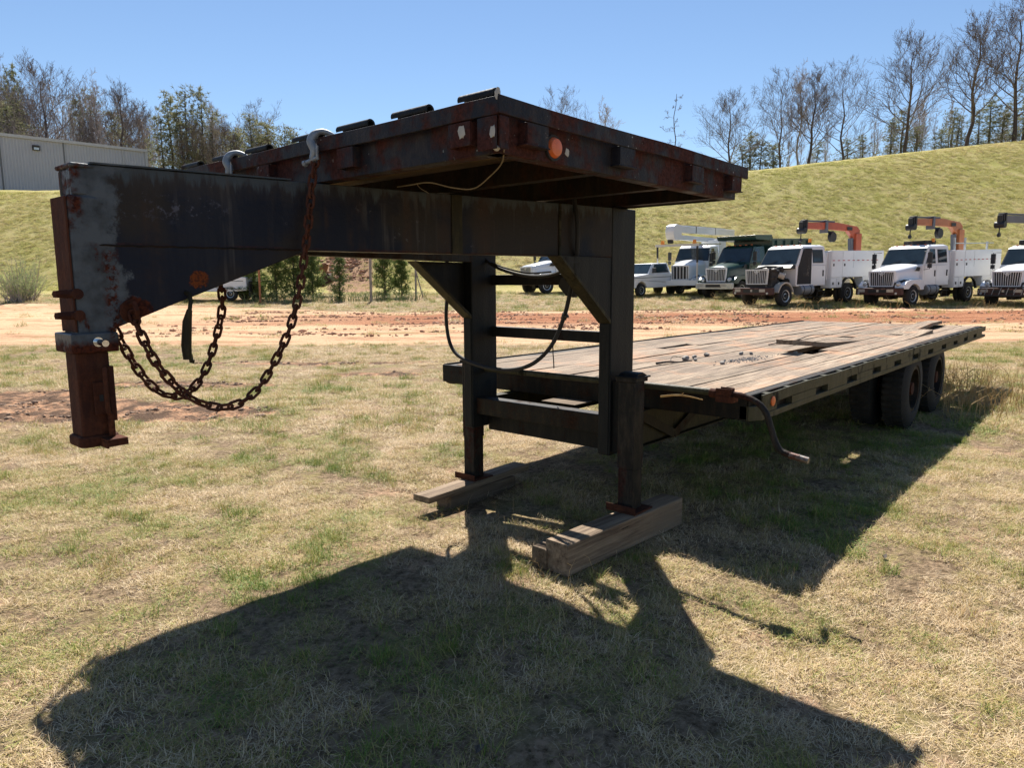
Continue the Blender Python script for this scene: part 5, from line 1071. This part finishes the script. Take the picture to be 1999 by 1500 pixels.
# ------------------------------------------------------------------ TREES
def bare_tree(seed, H=12., spread=.42, r0=.20, upright=.5, dens=1., first=.28, lv=4, bark='barkdark', tw='twigsdark', fine=.016):
    rn = random.Random(seed); tm = MB(); cm = MB()
    trunk = [Vector((0, 0, -.4))]; n = 9; ang = rn.uniform(0, 6.28); lean = rn.uniform(0, .05)
    for i in range(1, n + 1):
        t = i / n; trunk.append(Vector((lean * H * t * math.cos(ang) + .012 * H * math.sin(i * 1.3 + seed), lean * H * t * math.sin(ang) + .012 * H * math.cos(i * 1.7 + seed), H * t * .96)))
    rr = [r0 * (1 - .90 * (i / n) ** .9) + fine for i in range(n + 1)]; rr[0] = r0 * 1.3
    tm.tube(trunk, rr, 7, False)
    def br(p, dr, L, rad, lvl):
        m = cm; pts = [p]; k = 4 if lvl < 3 else 3; d = dr.normalized()
        for i in range(k):
            d = (d + Vector((rn.gauss(0, .10), rn.gauss(0, .10), rn.gauss(.06 * (1 + upright), .07)))).normalized(); pts.append(pts[-1] + d * L / k)
        m.tube(pts, [max(fine * .55, rad * (1 - .65 * i / k)) for i in range(k + 1)], 3 if lvl > 1 else 5, False)
        if lvl >= lv: return
        nb = max(2, int((5 if lvl < 3 else 4) * dens))
        for i in range(nb):
            t = .25 + .75 * (i + rn.random()) / nb; q = min(k - 1, int(t * k)); pp = pts[q] + (pts[q + 1] - pts[q]) * (t * k - q); dd = (pts[q + 1] - pts[q]).normalized()
            sd_ = dd.cross(Vector((rn.gauss(0, 1), rn.gauss(0, 1), rn.gauss(0, 1)))).normalized()
            br(pp, dd * rn.uniform(.55, 1.) + sd_ * rn.uniform(.5, .9) + Vector((0, 0, .15)), L * rn.uniform(.38, .62), rad * .5, lvl + 1)
    nb = int(17 * dens)
    for i in range(nb):
        t = first + (1 - first) * (i + rn.random() * .8) / nb; q = min(n - 1, int(t * n)); p = trunk[q] + (trunk[q + 1] - trunk[q]) * (t * n - q); az = i * 2.4 + rn.uniform(-.6, .6)
        el = upright * .9 + .5 * t + rn.uniform(-.15, .2); L = H * spread * (1.05 - .72 * t) * rn.uniform(.7, 1.15)
        br(p, Vector((math.cos(az) * math.cos(el), math.sin(az) * math.cos(el), math.sin(el))), L, r0 * .42 * (1.1 - t), 1)
    o = bpy.data.objects.new('tree', None); S.collection.objects.link(o); ORG[o.name] = Vector((0, 0, 0))
    tm.build('trunk', bark, o, smooth=True, center=False); cm.build('branches', tw, o, center=False)
    return o
def pine_tree(seed, H, R0, first=.12, n=34, clump=.16, per=9, mat='pine', bark='barkdark', needles=10, droop=.1, nl=1.):
    rn = random.Random(seed); tm = MB(); fm = MB(); tm.tube([(0, 0, -.3), (.02 * H, 0, H * .5), (0, .01 * H, H * .98)], [H * .016 + .02, H * .010 + .01, .008], 6, False)
    fv = []; ff = []
    for i in range(n):
        t = first + (1 - first) * (i + rn.random()) / n; z = H * t; L = R0 * (1 - t) ** .75 * rn.uniform(.55, 1.2) * (1 if t > first + .08 else .7) + .08 * R0; az = rn.uniform(0, 6.28); el = rn.uniform(.0, .5) - droop
        d = Vector((math.cos(az) * math.cos(el), math.sin(az) * math.cos(el), math.sin(el))); p0 = Vector((0, 0, z)); p1 = p0 + d * L
        tm.tube([p0, (p0 + p1) / 2, p1], [H * .004 + .006, .006, .004], 3, False)
        for k in range(per):
            c = p0 + d * L * (rn.uniform(.25, 1.05)) + Vector((rn.gauss(0, .13 * R0), rn.gauss(0, .13 * R0), rn.gauss(0, .07 * R0)))
            for q in range(needles):
                a = Vector((rn.gauss(0, 1), rn.gauss(0, 1), rn.gauss(.35, .9))).normalized() * clump * rn.uniform(.5, 1.1) * nl; s_ = a.cross(Vector((rn.random(), rn.random(), rn.random()))).normalized() * clump * .075
                b = len(fv); fv += [c - s_, c + s_, c + a]; ff.append((b, b + 1, b + 2))
    fm.add(fv, ff)
    o = bpy.data.objects.new('tree', None); S.collection.objects.link(o); ORG[o.name] = Vector((0, 0, 0))
    tm.build('trunk', bark, o, center=False); fm.build('foliage', mat, o, center=False); return o
def pxd(px, d): return (px - 1000) / 1396 * d
used = set()
def plant(proto, px, d, sc, rz, name, label, cat, group=None, dz=0., squash=1.):
    c = proto if proto.name not in used else copy_tree(proto)
    used.add(c.name); used.add(proto.name)
    x, y = W(pxd(px, d), d); c.location = (x, y, gz(x, y) + dz); c.scale = (sc * squash, sc * squash, sc); c.rotation_euler = (0, 0, rz)
    c.name = name; used.add(c.name)
    for k in ('label', 'group'):
        if k in c: del c[k]
    return tag(c, label, cat, group)
def top_of(proto): return max(max(v.co.z for v in ch.data.vertices) for ch in proto.children)
B = [bare_tree(11, 12, .50, .20, .45, 1.2), bare_tree(12, 12, .55, .17, .35, 1.15, first=.22), bare_tree(13, 12, .46, .21, .5, 1.2, .32), bare_tree(14, 12, .24, .11, .9, .9, .3, tw='twigs', bark='bark'),
     bare_tree(15, 12, .20, .09, 1.0, .8, .35, tw='twigs', bark='bark'), bare_tree(16, 12, .36, .14, .7, 1., .3, tw='twigs', bark='bark'), bare_tree(17, 12, .14, .09, -.3, .9, .25)]
BH = [top_of(t) for t in B]
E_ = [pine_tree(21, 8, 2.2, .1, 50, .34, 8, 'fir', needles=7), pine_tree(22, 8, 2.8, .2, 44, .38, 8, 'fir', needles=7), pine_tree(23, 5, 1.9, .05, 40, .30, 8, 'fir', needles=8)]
def Hof(px, ytop, ybase_d, d):
    x, y = W(pxd(px, d), d); z0 = gz(x, y); zt = 1.5 + (551 - (px - 1000) * .005 - ytop) / 1396 * d; return zt - z0
right = [  # px, top y, distance, proto, label
    (1100, 180, 88, 1, 'small round-headed bare tree just right of the upper deck corner, leftmost of the right group'),
    (1180, 203, 86, 5, 'low wide bare tree above the middle of the upper deck side'),
    (1310, 196, 82, 6, 'thin drooping bare tree with a narrow dark crown above the deck side'),
    (1418, 180, 80, 0, 'bare tree directly above the far corner of the upper deck'),
    (1512, 148, 80, 1, 'slender bare tree on the ridge, left of the twin-stemmed pair'),
    (1545, 138, 81, 5, 'bare tree with upswept branches, left one of the close pair on the ridge'),
    (1568, 142, 80, 2, 'bare tree with upswept branches, right one of the close pair on the ridge'),
    (1632, 128, 79, 1, 'bare tree with a forked crown on the ridge above the first crane truck'),
    (1750, 72, 80, 0, 'large broad bare tree on the ridge above the second crane truck'),
    (1868, 45, 82, 2, 'tall crooked bare tree, third from the right picture edge'),
    (1955, 2, 83, 0, 'tallest bare tree, reaching the top of the picture near its right edge'),
    (1992, 120, 84, 3, 'leaning thin bare tree cut off by the right picture edge')]
for i, (px, yt, d, k, lab) in enumerate(right):
    d += 13
    h = Hof(px, yt, 0, d); plant(B[k], px, d, h / BH[k], i * 1.7, 'bare_tree', lab, 'tree', 'bare trees along the ridge on the right')
rn = random.Random(9)
for i in range(44):
    px = rn.uniform(1225, 2120); d = rn.uniform(98, 122); yb = 330 - (px - 1460) * .10
    plant(B[rn.choice((3, 4, 5, 3, 4))], px, d, rn.uniform(5.5, 8.8) / 12 * (1 + max(0, (px - 1500)) / 1400), rn.uniform(0, 6.28), 'bare_sapling', 'thin bare sapling in the thicket behind the big ridge trees', 'tree', 'thin bare saplings in the ridge thicket on the right')
ev = [(1455, 270, 84, 0), (1478, 282, 83, 2), (1440, 292, 84, 2), (1500, 290, 82, 2), (1585, 285, 84, 1), (1640, 280, 84, 2), (1722, 245, 83, 0), (1745, 225, 84, 0), (1770, 255, 83, 1), (1818, 262, 84, 2), (1850, 238, 85, 0), (1885, 225, 85, 1), (1908, 205, 86, 0), (1935, 215, 86, 1), (1970, 170, 87, 0), (1996, 185, 88, 1), (1840, 225, 88, 0), (1668, 275, 86, 2)]
EVL = ['evergreen just right of the bare tree over the far deck corner, tallest of its clump', 'small round evergreen right of the first evergreen clump by the far deck corner', 'lowest evergreen touching the far upper corner of the deck', 'low evergreen left of the slender ridge tree',
       'airy evergreen under the close pair of ridge trees', 'little evergreen at the foot of the forked-crown ridge tree', 'left evergreen at the foot of the large broad ridge tree', 'tallest evergreen behind the trunk of the large broad ridge tree', 'wide evergreen on the right side of the large broad ridge tree',
       'low evergreen left of the tall crooked ridge tree', 'evergreen hugging the left side of the tall crooked ridge tree', 'wide evergreen hugging the right side of the tall crooked ridge tree', 'narrow evergreen midway between the tall crooked and the tallest ridge trees', 'broad evergreen just left of the tallest ridge tree',
       'tall evergreen just right of the tallest ridge tree', 'evergreen cut off by the right picture edge', 'distant evergreen peeking between the broad and the crooked ridge trees', 'small evergreen right of the forked-crown ridge tree']
for i, (px, yt, d, k) in enumerate(ev):
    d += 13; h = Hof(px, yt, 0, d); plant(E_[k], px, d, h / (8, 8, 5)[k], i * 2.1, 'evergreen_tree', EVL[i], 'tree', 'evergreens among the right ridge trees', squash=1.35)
left = [(-22, 66, 84, 1, 'big bare tree cut off by the left picture edge'), (118, 122, 100, 0, 'tallest bare tree behind the metal building'), (212, 155, 106, 5, 'bare tree behind the middle of the metal building'), (256, 168, 106, 2, 'bare tree rising behind the right end of the metal building'),
        (525, 205, 108, 1, 'round-headed bare tree between the two evergreen clumps'), (440, 196, 112, 5, 'bare tree right of the tall green pine clump'), (300, 208, 108, 3, 'thin bare tree just right of the metal building')]
for i, (px, yt, d, k, lab) in enumerate(left):
    plant(B[k], px, d, Hof(px, yt, 0, d) / BH[k], i * 1.3 + .4, 'bare_tree', lab, 'tree', 'bare trees behind the metal building')
for i in range(105):
    px = rn.uniform(-140, 640) if i < 85 else rn.uniform(640, 1210); d = rn.uniform(100, 135) if px < 330 else rn.uniform(92, 130)
    yt = float(np.interp(px, (-140, 0, 60, 150, 300, 420, 520, 640, 1000, 1300), (120, 165, 160, 165, 200, 220, 232, 262, 285, 290))) + rn.uniform(0, 50)
    kk = rn.choice((3, 4, 5, 3, 4, 2)); plant(B[kk], px, d, Hof(px, yt, 0, d) / BH[kk], rn.uniform(0, 6.28), 'bare_sapling', 'thin grey-brown bare tree in the wood behind the left bank', 'tree', 'thin bare trees of the left wood')
evl = [(352, 200, 96, 0, .9), (388, 188, 95, 0, .95), (416, 192, 96, 0, .9), (372, 228, 93, 1, 1.1), (338, 240, 95, 1, .9), (435, 232, 96, 1, 1.), (505, 238, 93, 0, 1.2), (540, 250, 92, 1, 1.2), (572, 258, 93, 1, 1.2), (590, 266, 95, 2, 1.2), (478, 265, 96, 2, 1.),
       (36, 172, 104, 0, 1.), (68, 152, 104, 0, .6), (15, 205, 98, 1, 1.3), (50, 215, 98, 1, 1.3), (185, 205, 108, 0, .7), (205, 195, 108, 0, .7), (250, 230, 110, 1, .7)]
EVM = ['left shoulder of the tall evergreen clump above the neck', 'tallest evergreen in the middle of the clump above the neck', 'right-hand peak of the tall evergreen clump above the neck', 'bushy evergreen in front of the tall clump above the neck', 'small evergreen at the left foot of the tall clump, beside the building corner',
       'low evergreen at the right foot of the tall clump above the neck', 'leftmost evergreen of the low clump left of the big shackle', 'middle evergreen of the low clump left of the big shackle', 'wide evergreen of the low clump, right of its middle one', 'evergreen nearest the big shackle on the front rail', 'little evergreen between the tall and the low clumps',
       'dark evergreen behind the left end of the metal building', 'narrow evergreen with a high tip left of the tallest building tree', 'bushy evergreen at the left picture edge above the building', 'bushy evergreen over the left part of the building roof', 'slender evergreen right of the tallest tree behind the building', 'slender evergreen over the middle of the building roof', 'low evergreen over the right part of the building roof']
for i, (px, yt, d, k, sq) in enumerate(evl):
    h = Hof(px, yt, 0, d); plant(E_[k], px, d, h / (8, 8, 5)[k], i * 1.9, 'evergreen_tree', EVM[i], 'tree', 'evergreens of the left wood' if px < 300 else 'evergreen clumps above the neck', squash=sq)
def under(name, label, p0, p1, d0, d1, h, n, seed):
    g_ = random.Random(seed); m = MB()
    for i in range(n):
        px = g_.uniform(p0, p1); d = g_.uniform(d0, d1); x, y = W(pxd(px, d), d); z = gz(x, y); L = h * g_.uniform(.4, 1.1); a = g_.uniform(0, 6.28); ln = g_.uniform(0, .25)
        q = Vector((x + ln * L * math.cos(a), y + ln * L * math.sin(a), z + L)); m.tube([(x, y, z - .2), q], [.03, .012], 3, False)
        for k in range(4): b = Vector((x, y, z)) + (q - Vector((x, y, z))) * g_.uniform(.3, .95); a2 = g_.uniform(0, 6.28); m.tube([b, b + Vector((math.cos(a2), math.sin(a2), .8)) * L * .22], [.015, .008], 3, False)
    tag(m.build(name, 'twigs', None), label, 'undergrowth', kind='stuff')
under('undergrowth', 'mass of thin brown brush under the woods on the left', -150, 720, 94, 128, 4.0, 2400, 3)
under('undergrowth', 'thin brown brush along the right ridge', 1150, 2150, 95, 112, 3.6, 1900, 4)
# young pines, posts and digger seen under the neck
YP = [pine_tree(31, 3.4, 1.5, .02, 60, .24, 14, 'pine', needles=10, droop=-.15), pine_tree(32, 3.2, 1.3, .04, 54, .24, 14, 'pine', needles=10, droop=-.2), pine_tree(33, 3.2, 1.0, .02, 50, .22, 13, 'pine', needles=10, droop=-.25)]
for i, (px, yt, d, k, sq, lab) in enumerate(((495, 492, 41, 2, 1.5, 'bushy young pine at the left end of the row under the trailer neck'), (540, 488, 40.5, 0, 1.0, 'broad young pine behind the reddish post under the neck'), (577, 480, 41, 0, 1.0, 'broad young pine seen just left of the long chain'),
        (612, 484, 41.5, 1, .8, 'young pine seen just right of the long chain'), (664, 498, 40.5, 2, 1.0, 'narrow pale young pine in front of the red clay bank'), (752, 490, 42, 0, .8, 'young pine with a bare lower trunk, right of the tall grey post'), (785, 496, 42.5, 1, .9, 'young pine farthest right under the neck, beside the leaning post'))):
    x, y = W(pxd(px, d), d); h = Hof(px, yt, 0, d); plant(YP[k], px, d, h / 3.3, i * 1.1, 'young_pine', lab, 'tree', 'young pines under the trailer neck', squash=sq)
def post(px, d, yt, lab, rad=.06, mat='bark', brace=None):
    x, y = W(pxd(px, d), d); h = Hof(px, yt, 0, d); z = gz(x, y)
    o = root('fence_post', (x, y, z), lab, 'post'); Q(o, 'upright_post', mat, lambda m: m.tube([(x, y, z - .2), (x + .01, y, z + h * .6), (x + .02, y - .02, z + h)], rad, 7), smooth=True)
    if brace: 
        bx_, by_ = W(pxd(px + brace, d), d); Q(o, 'brace', mat, lambda m: m.tube([(x, y, z + h * .75), (bx_, by_, z)], rad * .6, 6), smooth=True)
post(508, 39, 500, 'reddish-brown post in front of the young pines at left', .06, 'rustdig')
post(725, 39.5, 500, 'tall grey wooden post between the young pines', .075)
post(813, 42, 505, 'grey post with a slanting brace near the left upright gusset', .06, 'bark', 14)
def digger():
    x0, y0_ = W(pxd(636, 44), 44); z = gz(x0, y0_); o = root('digger_arm', (x0, y0_, z), 'orange digger arm with bucket standing behind the young pines', 'digger')
    def pt(px, py, d=44): x, y = W(pxd(px, d), d); return (x, y, 1.5 + (551 - py) / 1396 * d)
    Q(o, 'boom', 'rustdig', lambda m: m.bar(pt(615, 528), pt(642, 513), .25, .22), .02); Q(o, 'stick', 'rustdig', lambda m: m.bar(pt(642, 512), pt(632, 540), .22, .2), .02)
    Q(o, 'bucket', 'bump_red', lambda m: m.bar(pt(626, 550), pt(650, 538), .7, .55), .06)
digger()
weeds('green_weeds', 'low weeds and brush growing around the young pines', [W(pxd(500 + i * 22, 40), 39.6 + (i % 3) * .5) for i in range(15)], .7, 26, mat='shrub', spread=.9, rad=.014)
# willow-like shrub at left
def shrub():
    rn = random.Random(4); x0, y0_ = W(pxd(38, 41), 41); z = gz(x0, y0_); o = root('shrub', (x0, y0_, z), 'pale green twiggy shrub at the foot of the left bank', 'shrub'); tm = MB(); lm = MB()
    for i in range(150):
        a = rn.uniform(0, 6.28); el = rn.uniform(.55, 1.5); L = rn.uniform(1.4, 2.75) * (.75 + .25 * el / 1.5); d = Vector((math.cos(a) * math.cos(el), math.sin(a) * math.cos(el), math.sin(el))); p0 = Vector((x0 + rn.gauss(0, .35), y0_ + rn.gauss(0, .35), z - .1)); p1 = p0 + d * L * .5; p2 = p1 + (d + Vector((0, 0, .15))) * L * .5
        tm.tube([p0, p1, p2], [.022, .014, .007], 3, False)
        for k in range(46):
            t = rn.uniform(.35, 1.02); c = p0 + (p2 - p0) * t + Vector((rn.gauss(0, .08), rn.gauss(0, .08), rn.gauss(0, .08))); u = Vector((rn.gauss(0, 1), rn.gauss(0, 1), rn.gauss(.4, 1))).normalized() * .075; s_ = u.cross(Vector((rn.random(), 1, rn.random()))).normalized() * .014
            lm.add([c - s_, c + s_, c + u], [(0, 1, 2)])
    tm.build('stems', 'twigs', o); lm.build('leaves', 'shrub', o)
shrub()
for o_ in [o for o in S.collection.objects if o.type == 'EMPTY' and 'category' not in o and o.name.startswith('tree')]:     # prototypes never planted
    for ch in list(o_.children): bpy.data.objects.remove(ch)
    bpy.data.objects.remove(o_)
